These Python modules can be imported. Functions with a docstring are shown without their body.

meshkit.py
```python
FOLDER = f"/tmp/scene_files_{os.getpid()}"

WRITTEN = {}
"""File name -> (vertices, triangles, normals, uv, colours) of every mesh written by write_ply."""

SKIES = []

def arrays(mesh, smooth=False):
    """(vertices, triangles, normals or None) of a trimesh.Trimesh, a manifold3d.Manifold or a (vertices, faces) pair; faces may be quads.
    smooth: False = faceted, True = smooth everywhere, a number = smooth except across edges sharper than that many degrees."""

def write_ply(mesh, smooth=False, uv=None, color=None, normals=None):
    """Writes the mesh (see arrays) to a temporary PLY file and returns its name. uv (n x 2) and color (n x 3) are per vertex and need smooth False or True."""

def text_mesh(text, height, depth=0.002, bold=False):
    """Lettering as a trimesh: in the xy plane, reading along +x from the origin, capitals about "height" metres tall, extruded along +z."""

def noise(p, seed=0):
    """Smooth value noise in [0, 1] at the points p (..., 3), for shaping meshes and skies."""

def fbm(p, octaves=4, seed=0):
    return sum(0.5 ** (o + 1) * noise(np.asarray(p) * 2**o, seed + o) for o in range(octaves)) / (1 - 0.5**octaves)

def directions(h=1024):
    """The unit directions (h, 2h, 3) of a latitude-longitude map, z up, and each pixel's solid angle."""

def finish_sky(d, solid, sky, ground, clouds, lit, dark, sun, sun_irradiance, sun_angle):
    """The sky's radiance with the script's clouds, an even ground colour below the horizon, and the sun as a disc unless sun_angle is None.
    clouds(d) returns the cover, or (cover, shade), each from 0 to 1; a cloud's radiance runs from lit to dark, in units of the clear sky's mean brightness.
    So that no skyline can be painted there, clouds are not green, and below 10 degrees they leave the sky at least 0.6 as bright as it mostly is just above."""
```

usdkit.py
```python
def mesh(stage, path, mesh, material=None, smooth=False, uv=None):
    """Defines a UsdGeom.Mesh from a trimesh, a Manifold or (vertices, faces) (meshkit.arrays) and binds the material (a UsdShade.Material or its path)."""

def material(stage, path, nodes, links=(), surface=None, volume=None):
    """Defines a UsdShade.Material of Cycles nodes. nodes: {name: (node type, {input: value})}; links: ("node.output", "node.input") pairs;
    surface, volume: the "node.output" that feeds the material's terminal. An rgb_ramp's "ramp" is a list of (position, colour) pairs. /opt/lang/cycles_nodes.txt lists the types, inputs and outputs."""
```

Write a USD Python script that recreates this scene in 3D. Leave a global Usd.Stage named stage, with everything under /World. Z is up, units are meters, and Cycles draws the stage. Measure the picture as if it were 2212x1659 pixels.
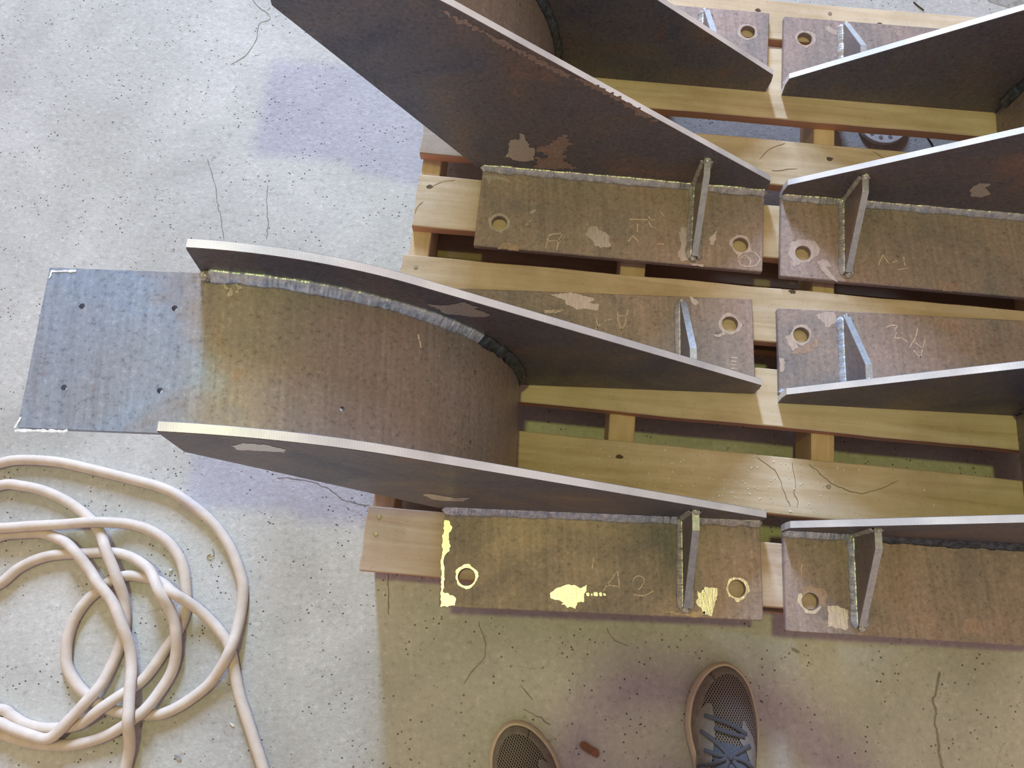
import math, random, json
import numpy as np, trimesh, manifold3d, usdkit
from meshkit import fbm
from shapely.geometry import Polygon, LineString, Point
from shapely.ops import unary_union
from scipy.interpolate import LinearNDInterpolator
from pxr import Usd, UsdGeom, UsdLux, UsdShade, Gf, Sdf

stage = Usd.Stage.CreateInMemory()
UsdGeom.SetStageUpAxis(stage, UsdGeom.Tokens.z)
UsdGeom.SetStageMetersPerUnit(stage, 1.0)
UsdGeom.Xform.Define(stage, '/World')
UsdGeom.Scope.Define(stage, '/World/Looks')

# ---------------------------------------------------------------- camera, sky, lights, exposure
CAM_H, PITCH, ROLL, FPX = 1.5581, 0.2807, -0.0269, 1905.76
cam = UsdGeom.Camera.Define(stage, '/World/camera')
cam.CreateHorizontalApertureAttr(36.0); cam.CreateVerticalApertureAttr(27.0)
cam.CreateFocalLengthAttr(36.0 * FPX / 2212)
cam.CreateClippingRangeAttr(Gf.Vec2f(0.02, 100))
cam.GetPrim().CreateAttribute('exposure', Sdf.ValueTypeNames.Float).Set(0.0)
fw = np.array([0, math.sin(PITCH), -math.cos(PITCH)]); up0 = np.array([0, math.cos(PITCH), math.sin(PITCH)]); r0 = np.array([1., 0, 0])
rt = r0 * math.cos(ROLL) + up0 * math.sin(ROLL); up = up0 * math.cos(ROLL) - r0 * math.sin(ROLL)
cam.AddTransformOp().Set(Gf.Matrix4d(*rt, 0, *up, 0, *(-fw), 0, 0, 0, CAM_H, 1))

dome = UsdLux.DomeLight.Define(stage, '/World/ambient_sky')          # dim hall all around
dome.CreateIntensityAttr(0.165); dome.CreateColorAttr(Gf.Vec3f(1.0, 0.70, 0.66))

def aim(light, pos, to):
    d = np.array(to, float) - pos; d /= np.linalg.norm(d)
    z = -d; x = np.cross([0, 0, 1.0], z)
    x = x / np.linalg.norm(x) if np.linalg.norm(x) > 1e-6 else np.array([1., 0, 0]); y = np.cross(z, x)
    light.AddTransformOp().Set(Gf.Matrix4d(*x, 0, *y, 0, *z, 0, *map(float, pos), 1))
window = UsdLux.RectLight.Define(stage, '/World/daylight_opening')   # tall bright opening beyond the top of the picture
window.CreateWidthAttr(0.75); window.CreateHeightAttr(4.6); window.CreateIntensityAttr(110.0); window.CreateColorAttr(Gf.Vec3f(0.86, 1.14, 1.62))
aim(window, np.array([-0.86, 9.7, 4.5]), [0, 0.5, 0.1])
lamp = UsdLux.DiskLight.Define(stage, '/World/ceiling_lamp')         # greenish yellow hall lamp
lamp.CreateRadiusAttr(0.16); lamp.CreateIntensityAttr(285.0); lamp.CreateColorAttr(Gf.Vec3f(1.0, 1.06, 0.27))
aim(lamp, np.array([-0.39, 0.32, 6.0]), [-0.389, 0.319, 0])

# ---------------------------------------------------------------- helpers
rng = random.Random(7); nrng = np.random.default_rng(7)
def numbered(path):
    if not stage.GetPrimAtPath(path): return path
    k = 1
    while stage.GetPrimAtPath(f'{path}_{k:03d}'): k += 1
    return f'{path}_{k:03d}'
def tag(p, label=None, cat=None, group=None, kind=None):
    for k, v in (('label', label), ('category', cat), ('group', group), ('kind', kind)):
        if v: p.SetCustomDataByKey(k, v)
    return p
def thing(name, label, cat, loc=(0, 0, 0), rz=0.0, group=None):
    x = UsdGeom.Xform.Define(stage, numbered('/World/' + name))
    x.AddTranslateOp().Set(Gf.Vec3d(*map(float, loc))); x.AddRotateZOp().Set(math.degrees(rz))
    return tag(x.GetPrim(), label, cat, group)
def obj(name, mesh, mat, parent=None, smooth=False, label=None, cat=None, kind=None, group=None):
    base = str(parent.GetPath()) if parent else '/World'
    return tag(usdkit.mesh(stage, numbered(f'{base}/{name}'), mesh, M[mat], smooth=smooth).GetPrim(), label, cat, group, kind)
def tm(v, f): return trimesh.Trimesh(np.asarray(v, float), np.asarray(f, int), process=False)
def cat(ms): return trimesh.util.concatenate(ms)
def box(x0, x1, y0, y1, z0, z1):
    m = trimesh.creation.box((x1 - x0, y1 - y0, z1 - z0)); m.apply_translation(((x0 + x1) / 2, (y0 + y1) / 2, (z0 + z1) / 2)); return m
def ring_off(p, d):                                                 # shrink (d>0) a closed ccw ring by d with mitred corners
    p = np.asarray(p, float); a = np.roll(p, 1, 0); b = np.roll(p, -1, 0)
    t1 = p - a; t2 = b - p; t1 /= np.linalg.norm(t1, axis=1)[:, None] + 1e-12; t2 /= np.linalg.norm(t2, axis=1)[:, None] + 1e-12
    n1 = np.c_[-t1[:, 1], t1[:, 0]]; n2 = np.c_[-t2[:, 1], t2[:, 0]]; n = n1 + n2
    return p + n * (d / np.maximum((n * n1).sum(1), 0.3))[:, None]
def plate(ext, holes=(), h=0.01, ch=0.0008, both=False):
    """Flat plate of the outline ext (ccw) with holes, from z=0 to h, chamfered rims."""
    ext = np.asarray(ext, float); rings = [(ext, 1)] + [(np.asarray(q, float)[::-1], 1) for q in holes]
    V, F = [], []; base = 0
    zs = [(0.0, ch if both else 0.0)] + ([(ch, 0.0)] if both else []) + [(h - ch, 0.0), (h, ch)]
    tops, bots = [], []
    for r, _ in rings:
        n = len(r)
        for k, (z, d) in enumerate(zs):
            V.append(np.c_[ring_off(r, d), np.full(n, z)])
            if k:
                i = np.arange(n); j = (i + 1) % n; A = base + (k - 1) * n; B = base + k * n
                F.append(np.c_[A + i, A + j, B + j]); F.append(np.c_[A + i, B + j, B + i])
        bots.append((base, V[-len(zs)])); tops.append((base + (len(zs) - 1) * n, V[-1])); base += n * len(zs)
    from mapbox_earcut import triangulate_float64
    for lst, flip in ((tops, False), (bots, True)):
        pts = np.vstack([v[:, :2] for _, v in lst]); ends = np.cumsum([len(v) for _, v in lst]).astype(np.uint32)
        idx = np.concatenate([b + np.arange(len(v)) for b, v in lst])
        t = triangulate_float64(pts, ends).reshape(-1, 3); t = idx[t]
        F.append(t[:, ::-1] if flip else t)
    m = tm(np.vstack(V), np.vstack(F)); m.fix_normals(multibody=False); return m
def circ(x, y, r, n=40): a = np.linspace(0, 2 * np.pi, n, endpoint=False); return np.c_[x + r * np.cos(a), y + r * np.sin(a)]
def rrect(x0, x1, y0, y1, r=0.002):
    out = []
    for cx, cy, a0 in ((x1 - r, y1 - r, 0), (x0 + r, y1 - r, 90), (x0 + r, y0 + r, 180), (x1 - r, y0 + r, 270)):
        for a in np.radians(a0 + np.array([0, 30, 60, 90])): out.append((cx + r * math.cos(a), cy + r * math.sin(a)))
    return np.array(out)
def xf(m, cols, o=(0, 0, 0)):                                        # map local axes to the three given column vectors
    T = np.eye(4); T[:3, :3] = np.array(cols, float).T; T[:3, 3] = o; m = m.copy(); m.apply_transform(T)
    if np.linalg.det(T[:3, :3]) < 0: m.invert()
    return m
def resample(p, step, closed=False):
    p = np.asarray(p, float)
    if closed: p = np.vstack([p, p[:1]])
    s = np.r_[0, np.cumsum(np.linalg.norm(np.diff(p, axis=0), axis=1))]; n = max(2, int(s[-1] / step) + 1)
    t = np.linspace(0, s[-1], n, endpoint=not closed); return np.stack([np.interp(t, s, p[:, k]) for k in range(p.shape[1])], 1)
def spline(p, n=8, closed=False):                                    # Catmull-Rom
    p = np.asarray(p, float); q = np.vstack([p[-1:], p, p[:2]]) if closed else np.vstack([2 * p[:1] - p[1:2], p, 2 * p[-1:] - p[-2:-1]])
    out = []
    for i in range(len(q) - 3):
        a, b, c, d = q[i:i + 4]
        for t in np.linspace(0, 1, n, endpoint=False): out.append(.5 * (2 * b + (c - a) * t + (2 * a - 5 * b + 4 * c - d) * t * t + (3 * b - a - 3 * c + d) * t ** 3))
    if not closed: out.append(p[-1])
    return np.array(out)
def tube(P, R, sides=12, flat=1.0, nrm=None):
    P = np.asarray(P, float); n = len(P); R = np.broadcast_to(R, (n,))
    T = np.gradient(P, axis=0); T /= np.linalg.norm(T, axis=1)[:, None] + 1e-12
    up_ = np.broadcast_to(np.array([0, 0, 1.0]) if nrm is None else np.asarray(nrm, float), (n, 3))
    S = np.cross(T, up_); l = np.linalg.norm(S, axis=1)[:, None]; S = np.where(l > 1e-6, S / np.maximum(l, 1e-9), [1., 0, 0]); U = np.cross(S, T)
    a = np.linspace(0, 2 * np.pi, sides, endpoint=False)
    V = P[:, None] + R[:, None, None] * (np.cos(a)[None, :, None] * S[:, None] + flat * np.sin(a)[None, :, None] * U[:, None])
    i, j = np.meshgrid(np.arange(n - 1), np.arange(sides), indexing='ij'); k = (j + 1) % sides
    q = np.stack([i * sides + j, i * sides + k, (i + 1) * sides + k, (i + 1) * sides + j], -1).reshape(-1, 4)
    V = np.vstack([V.reshape(-1, 3), P[:1], P[-1:]]); c0, c1 = n * sides, n * sides + 1; jj = np.arange(sides); kk = (jj + 1) % sides
    F = np.vstack([q[:, [0, 1, 2]], q[:, [0, 2, 3]], np.c_[kk, jj, np.full(sides, c0)], np.c_[(n - 1) * sides + jj, (n - 1) * sides + kk, np.full(sides, c1)]])
    m = tm(V, F)
    if m.volume < 0: m.invert()
    return m
def bead(P, r, n1, n2, seed=0, pitch=0.0055, end=True):
    """Convex fillet weld along P in the corner spanned by the directions n1, n2 (arrays or vectors): rippled, slightly uneven."""
    P = resample(P, 0.0011); n = len(P); s = np.r_[0, np.cumsum(np.linalg.norm(np.diff(P, axis=0), axis=1))]
    n1 = np.broadcast_to(n1, P.shape) if np.ndim(n1) == 1 else np.array([np.interp(np.linspace(0, 1, n), np.linspace(0, 1, len(n1)), n1[:, k]) for k in range(3)]).T
    n2 = np.broadcast_to(n2, P.shape) if np.ndim(n2) == 1 else n2
    T = np.gradient(P, axis=0); T /= np.linalg.norm(T, axis=1)[:, None]
    a = np.linspace(-0.12, np.pi / 2 + 0.12, 9); V = []
    g = fbm(np.c_[s * 75, np.zeros(n), np.full(n, seed)], 4, seed)
    for k, ang in enumerate(a):
        w = math.sin((ang + .12) / (np.pi / 2 + .24) * np.pi)
        ph = s - 0.0035 * w                                          # crescents trail at the bead's crown
        tri = (ph / pitch) % 1.0
        fl = 1 / max(abs(math.cos(ang)) + abs(math.sin(ang)), .72)
        rr = r * fl * (0.90 + .10 * w + 0.055 * (tri - .5) * w + .42 * (g - .5)) * (1.06 if 0 < k < 8 else 1)
        V.append(P + rr[:, None] * (math.cos(ang) * n1 + math.sin(ang) * n2) - 0.0006 * (n1 + n2))
    V = np.stack(V, 1); m = len(a); i, j = np.meshgrid(np.arange(n - 1), np.arange(m - 1), indexing='ij')
    q = np.stack([i * m + j, i * m + j + 1, (i + 1) * m + j + 1, (i + 1) * m + j], -1).reshape(-1, 4)
    F = np.vstack([q[:, [0, 1, 2]], q[:, [0, 2, 3]]]); V = V.reshape(-1, 3)
    for e, sg in ((0, 1), (n - 1, -1)):
        V = np.vstack([V, P[e] - sg * T[e] * r * .55 + r * .30 * (n1[e] + n2[e]) * .9]); c = len(V) - 1; jj = np.arange(m - 1)
        F = np.vstack([F, np.c_[e * m + jj, e * m + jj + 1, np.full(m - 1, c)]])
    me = tm(V, F); nn = me.face_normals; out = (n1.mean(0) + n2.mean(0)); 
    if (nn @ out).mean() < 0: me.invert()
    return me
def splat(c, r, n1, n2, seed):                                       # blob where a weld stops
    m = trimesh.creation.icosphere(3, 1.0); d = m.vertices; seed = int(seed)
    k = fbm(d * 2.2 + seed * 7.1, 4, seed); m.vertices = np.asarray(c) + d * r * (0.75 + .6 * (k - .5))[:, None]; return m

# ---------------------------------------------------------------- materials
M = {}
def mat(name, nodes, links, surface='p.BSDF'): M[name] = usdkit.material(stage, '/World/Looks/' + name, nodes, links, surface=surface)
def simple(name, col, rough=.6, metal=0.0, var=.12, scale=30, bump=.15, spec=.4, dist=.002):
    lo = [c * (1 - var) for c in col]; hi = [min(1, c * (1 + var)) for c in col]
    mat(name, {'g': ('geometry', {}), 'n': ('noise_texture', {'scale': scale, 'detail': 5.0, 'roughness': .6}), 'r': ('rgb_ramp', {'ramp': [(.3, lo), (.7, hi)]}),
               'b': ('bump', {'strength': bump, 'distance': dist}), 'p': ('principled_bsdf', {'roughness': rough, 'metallic': metal, 'specular_ior_level': spec})},
        [('g.position', 'n.vector'), ('n.fac', 'r.fac'), ('r.color', 'p.base_color'), ('n.fac', 'b.height'), ('b.normal', 'p.normal')])

mat('concrete', {
    'g': ('geometry', {}),
    'n1': ('noise_texture', {'scale': 3.0, 'detail': 9.0, 'roughness': .62, 'distortion': .4}), 'r1': ('rgb_ramp', {'ramp': [(.30, (.40, .395, .385)), (.5, (.505, .505, .495)), (.70, (.62, .615, .605))]}),
    'n2': ('noise_texture', {'scale': 95.0, 'detail': 6.0, 'roughness': .72, 'distortion': .25}), 'r2': ('rgb_ramp', {'ramp': [(.30, (.66, .66, .66)), (.42, (.95, .95, .95)), (.56, (1.02, 1.02, 1.02)), (.68, (1.22, 1.22, 1.22))]}),
    'm1': ('mix_color', {'blend_type': 'multiply', 'fac': 1.0, 'use_clamp': False}),
    'n3': ('noise_texture', {'scale': 2.3, 'detail': 3.0}), 'r3': ('rgb_ramp', {'ramp': [(.36, (1.0, 1.0, .98)), (.50, (1, 1, 1)), (.72, (.99, .985, 1.005))]}),
    'm2': ('mix_color', {'blend_type': 'multiply', 'fac': 1.0, 'use_clamp': False}),
    'v': ('voronoi_texture', {'scale': 95.0, 'randomness': 1.0}), 'rv': ('rgb_ramp', {'ramp': [(.08, (1, 1, 1)), (.17, (0, 0, 0))]}),
    'n4': ('noise_texture', {'scale': 14.0, 'detail': 3.0}), 'r4': ('rgb_ramp', {'ramp': [(.47, (0, 0, 0)), (.56, (1, 1, 1))]}),
    'gate': ('math', {'math_type': 'multiply'}), 'm3': ('mix_color', {'blend_type': 'mix', 'b': (.13, .125, .12)}),
    'nw': ('noise_texture', {'scale': 7.0, 'detail': 5.0}), 'warp': ('mix_vector', {'fac': .10}), 've': ('voronoi_texture', {'feature': 'distance_to_edge', 'scale': 4.6}),
    're': ('rgb_ramp', {'ramp': [(.0, (1, 1, 1)), (.005, (0, 0, 0))]}), 'n5': ('noise_texture', {'scale': 3.7, 'detail': 2.0}), 'r5': ('rgb_ramp', {'ramp': [(.54, (0, 0, 0)), (.62, (.34, .34, .34))]}),
    'gate2': ('math', {'math_type': 'multiply'}), 'm4': ('mix_color', {'blend_type': 'mix', 'b': (.26, .25, .235)}),
    'h0': ('math', {'math_type': 'multiply', 'value2': .55}), 'h': ('math', {'math_type': 'subtract'}), 'h2': ('math', {'math_type': 'subtract'}),
    'b': ('bump', {'strength': .7, 'distance': .0035}), 'p': ('principled_bsdf', {'roughness': .62, 'specular_ior_level': .35})},
    [('g.position', x + '.vector') for x in ('n1', 'n2', 'n3', 'v', 'n4', 'n5', 'nw')] + [('n1.fac', 'r1.fac'), ('n2.fac', 'r2.fac'), ('r1.color', 'm1.a'), ('r2.color', 'm1.b'), ('n3.fac', 'r3.fac'), ('m1.result', 'm2.a'), ('r3.color', 'm2.b'),
     ('v.distance', 'rv.fac'), ('n4.fac', 'r4.fac'), ('rv.color', 'gate.value1'), ('r4.color', 'gate.value2'), ('m2.result', 'm3.a'), ('gate.value', 'm3.fac'),
     ('g.position', 'warp.a'), ('nw.color', 'warp.b'), ('warp.result', 've.vector'), ('ve.distance', 're.fac'), ('n5.fac', 'r5.fac'), ('re.color', 'gate2.value1'), ('r5.color', 'gate2.value2'),
     ('m3.result', 'm4.a'), ('gate2.value', 'm4.fac'), ('m4.result', 'p.base_color'), ('n2.fac', 'h0.value1'), ('h0.value', 'h.value1'), ('gate.value', 'h.value2'), ('h.value', 'h2.value1'), ('gate2.value', 'h2.value2'), ('h.value', 'b.height'), ('b.normal', 'p.normal')])

def steel(name, cols, rust=.5, rough=.46, metal=.35, edge=False, flat_end=False):
    N = {'g': ('geometry', {}),
         'n1': ('noise_texture', {'scale': 5.5, 'detail': 6.0, 'roughness': .6, 'distortion': .6}), 'r1': ('rgb_ramp', {'ramp': [(.30, cols[0]), (.48, cols[1]), (.62, cols[2]), (.75, cols[3])]}),
         'n2': ('noise_texture', {'scale': 160.0, 'detail': 4.0, 'roughness': .7}), 'r2': ('rgb_ramp', {'ramp': [(.30, (.58, .58, .58)), (.44, (.96, .96, .96)), (.56, (1.02, 1.02, 1.02)), (.70, (1.34, 1.30, 1.25))]}),
         'm1': ('mix_color', {'blend_type': 'multiply', 'fac': 1.0, 'use_clamp': False}),
         'n3': ('noise_texture', {'scale': 17.0, 'detail': 5.0, 'roughness': .65}), 'r3': ('rgb_ramp', {'ramp': [(.64 - .05 * rust, (0, 0, 0)), (.78, (rust,) * 3)]}),
         'm2': ('mix_color', {'blend_type': 'mix', 'b': (.30, .115, .045)}),
         'mp': ('mapping', {'scale': (160, 6, 160)}), 'ns': ('noise_texture', {'scale': 1.0, 'detail': 4.0}), 'rs': ('rgb_ramp', {'ramp': [(.35, (.88, .88, .88)), (.65, (1.1, 1.1, 1.1))]}),
         'm0': ('mix_color', {'blend_type': 'multiply', 'fac': .8, 'use_clamp': False}),
         'rr': ('map_range', {'from_min': .3, 'from_max': .7, 'to_min': rough + .10, 'to_max': rough - .10}),
         'b': ('bump', {'strength': .22, 'distance': .0008}), 'p': ('principled_bsdf', {'metallic': metal, 'specular_ior_level': .5})}
    L = [('g.position', x + '.vector') for x in ('n1', 'n2', 'n3', 'mp')] + [('mp.vector', 'ns.vector'), ('n1.fac', 'r1.fac'), ('n2.fac', 'r2.fac'), ('r1.color', 'm1.a'), ('r2.color', 'm1.b'), ('ns.fac', 'rs.fac'), ('m1.result', 'm0.a'), ('rs.color', 'm0.b'),
        ('n3.fac', 'r3.fac'), ('m0.result', 'm2.a'), ('r3.color', 'm2.fac'), ('n1.fac', 'rr.value'), ('rr.result', 'p.roughness'), ('n2.fac', 'b.height')]
    if flat_end:                                                    # rolled part rusty, flat end mill scale; shade and blue sky sheen painted in (u runs along the plate)
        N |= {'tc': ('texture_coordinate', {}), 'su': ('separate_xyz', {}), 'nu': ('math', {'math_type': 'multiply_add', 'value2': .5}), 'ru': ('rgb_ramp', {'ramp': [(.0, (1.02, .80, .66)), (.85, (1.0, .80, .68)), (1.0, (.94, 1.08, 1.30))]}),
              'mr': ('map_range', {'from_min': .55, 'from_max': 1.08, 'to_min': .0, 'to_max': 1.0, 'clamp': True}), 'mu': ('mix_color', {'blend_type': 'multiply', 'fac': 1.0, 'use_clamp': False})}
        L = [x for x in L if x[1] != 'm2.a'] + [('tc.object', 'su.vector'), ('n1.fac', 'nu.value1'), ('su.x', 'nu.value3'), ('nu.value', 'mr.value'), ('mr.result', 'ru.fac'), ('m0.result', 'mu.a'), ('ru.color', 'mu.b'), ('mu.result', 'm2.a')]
    if edge:                                                        # flame-cut rim of an upright plate: bright, striated across
        N |= {'sx': ('separate_xyz', {}), 'ab': ('math', {'math_type': 'absolute'}), 'lt': ('math', {'math_type': 'less_than', 'value2': .62}),
              'ne': ('noise_texture', {'scale': 9.0, 'detail': 4.0}), 're': ('rgb_ramp', {'ramp': [(.35, (.62, .62, .64)), (.6, (.88, .87, .86))]}),
              'w': ('wave_texture', {'wave_type': 'bands', 'bands_direction': 'x', 'scale': 120.0, 'distortion': 4.0, 'detail': 2.0, 'detail_scale': 1.5}), 'rw': ('rgb_ramp', {'ramp': [(.0, (.88, .88, .88)), (.4, (1.0, 1.0, 1.0))]}),
              'me': ('mix_color', {'blend_type': 'multiply', 'fac': .8, 'use_clamp': False}), 'mm': ('mix_color', {'blend_type': 'mix'}), 'mt': ('mix_float', {'a': metal, 'b': .35}), 'hh': ('math', {'math_type': 'multiply_add'})}
        L += [('g.true_normal', 'sx.vector'), ('sx.y', 'ab.value1'), ('ab.value', 'lt.value1'), ('g.position', 'ne.vector'), ('ne.fac', 're.fac'), ('g.position', 'w.vector'), ('w.fac', 'rw.fac'), ('re.color', 'me.a'), ('rw.color', 'me.b'),
              ('m2.result', 'mm.a'), ('me.result', 'mm.b'), ('lt.value', 'mm.fac'), ('mm.result', 'p.base_color'), ('lt.value', 'mt.fac'), ('mt.result', 'p.metallic')]
    else: L += [('m2.result', 'p.base_color')]
    L += [('b.normal', 'p.normal')]
    mat(name, N, L)
steel('flange_steel', [(.21, .195, .205), (.32, .26, .24), (.39, .295, .27), (.30, .21, .17)], rust=.3, rough=.58, metal=.22)
steel('side_steel', [(.115, .13, .175), (.165, .16, .18), (.20, .17, .165), (.31, .20, .16)], rust=.5, rough=.48, edge=True)
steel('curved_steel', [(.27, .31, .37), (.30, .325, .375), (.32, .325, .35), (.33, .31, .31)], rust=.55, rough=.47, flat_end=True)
steel('gusset_steel', [(.19, .18, .19), (.25, .21, .20), (.30, .24, .21), (.25, .18, .16)], rust=.2, edge=False)
def metal(name, lo, hi, rough, scale, bump, dist=.001, mapscale=(1, 1, 1), metallic=.85):
    mat(name, {'g': ('geometry', {}), 'mp': ('mapping', {'scale': mapscale}), 'n': ('noise_texture', {'scale': scale, 'detail': 5.0, 'roughness': .65}), 'r': ('rgb_ramp', {'ramp': [(.32, lo), (.68, hi)]}),
               'b': ('bump', {'strength': bump, 'distance': dist}), 'p': ('principled_bsdf', {'roughness': rough, 'metallic': metallic})},
        [('g.position', 'mp.vector'), ('mp.vector', 'n.vector'), ('n.fac', 'r.fac'), ('r.color', 'p.base_color'), ('n.fac', 'b.height'), ('b.normal', 'p.normal')])
metal('weld_blue', (.30, .40, .55), (.78, .84, .92), .34, 120, .6, metallic=.6)  # sky reflection on the beads painted in as a bluish base colour
metal('weld_grey', (.34, .36, .38), (.74, .72, .67), .36, 110, .6, metallic=.6)
metal('weld_dark', (.035, .045, .055), (.14, .17, .20), .42, 90, .5, metallic=.7)
metal('ground_metal', (.56, .51, .48), (.80, .75, .70), .27, 1, .5, .0006, (420, 60, 200), metallic=.6)
metal('cut_edge_metal', (.40, .44, .48), (.58, .62, .66), .40, 140, .4, metallic=.6)
metal('rusty_patch', (.33, .235, .20), (.50, .38, .32), .46, 1, .4, .0006, (200, 90, 150), metallic=.45)
simple('rust', (.32, .125, .05), .8, 0, .35, 80, .3)
simple('chalk', (.66, .54, .44), .9, 0, .2, 300, .3)
simple('white_chalk', (.82, .84, .85), .9, 0, .1, 300, .3)
simple('cable_rubber', (.66, .575, .51), .62, 0, .10, 42, .10, spec=.3)
simple('crack_dark', (.27, .255, .235), .95, 0, .2, 60, .1)
simple('stain', (.30, .285, .27), .9, 0, .35, 90, .2)
simple('nail_steel', (.35, .31, .25), .45, .7, .2, 200, .2)
simple('scrape_brown', (.27, .20, .13), .95, 0, .2, 200, .1)
simple('nail_hole', (.10, .07, .045), .95, 0, .2, 200, .1)
simple('chip_brown', (.25, .13, .08), .85, 0, .25, 120, .4)
simple('dark_wire', (.06, .055, .05), .5, .4, .2, 120, .1)
simple('brass_wire', (.45, .36, .22), .45, .6, .2, 120, .1)
simple('pebble_white', (.72, .70, .66), .8, 0, .1, 200, .3)
simple('galvanised', (.78, .80, .83), .5, .1, .15, 60, .2)
simple('suede', (.215, .19, .17), .95, 0, .18, 90, .35, spec=.15)
simple('eyestay_grey', (.235, .23, .225), .85, 0, .12, 120, .3, spec=.2)
simple('lace_blue', (.105, .115, .15), .9, 0, .15, 500, .5, spec=.15)
simple('tongue_blue', (.10, .12, .165), .9, 0, .15, 200, .5, spec=.15)
simple('midsole_foam', (.62, .53, .42), .75, 0, .10, 60, .15, spec=.25)
simple('outsole_rubber', (.05, .048, .045), .8, 0, .15, 60, .15)
simple('lining_pink', (.72, .20, .18), .9, 0, .1, 300, .3)
simple('denim', (.05, .06, .085), .95, 0, .2, 200, .4)
simple('jacket_cloth', (.10, .10, .11), .95, 0, .15, 150, .4)
simple('skin', (.52, .33, .25), .55, 0, .08, 80, .15)
simple('hair', (.05, .035, .025), .6, 0, .2, 300, .4)
simple('phone_shell', (.03, .03, .035), .25, 0, .05, 20, 0)
mat('shoe_mesh', {'g': ('texture_coordinate', {}), 'mp': ('mapping', {'scale': (330, 205, 0), 'rotation': (0, 0, .0)}), 's': ('separate_xyz', {}),
    'ro': ('vector_rotate', {'rotate_type': 'z_axis', 'angle': .785}), 'v': ('voronoi_texture', {'dimensions': '2D', 'scale': 1.0, 'randomness': .0}), 'r': ('rgb_ramp', {'ramp': [(.28, (.022, .02, .018)), (.40, (.215, .19, .175))]}),
    'b': ('bump', {'strength': .6, 'distance': .001}), 'p': ('principled_bsdf', {'roughness': .9, 'specular_ior_level': .15})},
    [('g.object', 'mp.vector'), ('mp.vector', 'ro.vector'), ('ro.vector', 'v.vector'), ('v.distance', 'r.fac'), ('r.color', 'p.base_color'), ('v.distance', 'b.height'), ('b.normal', 'p.normal')])
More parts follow.
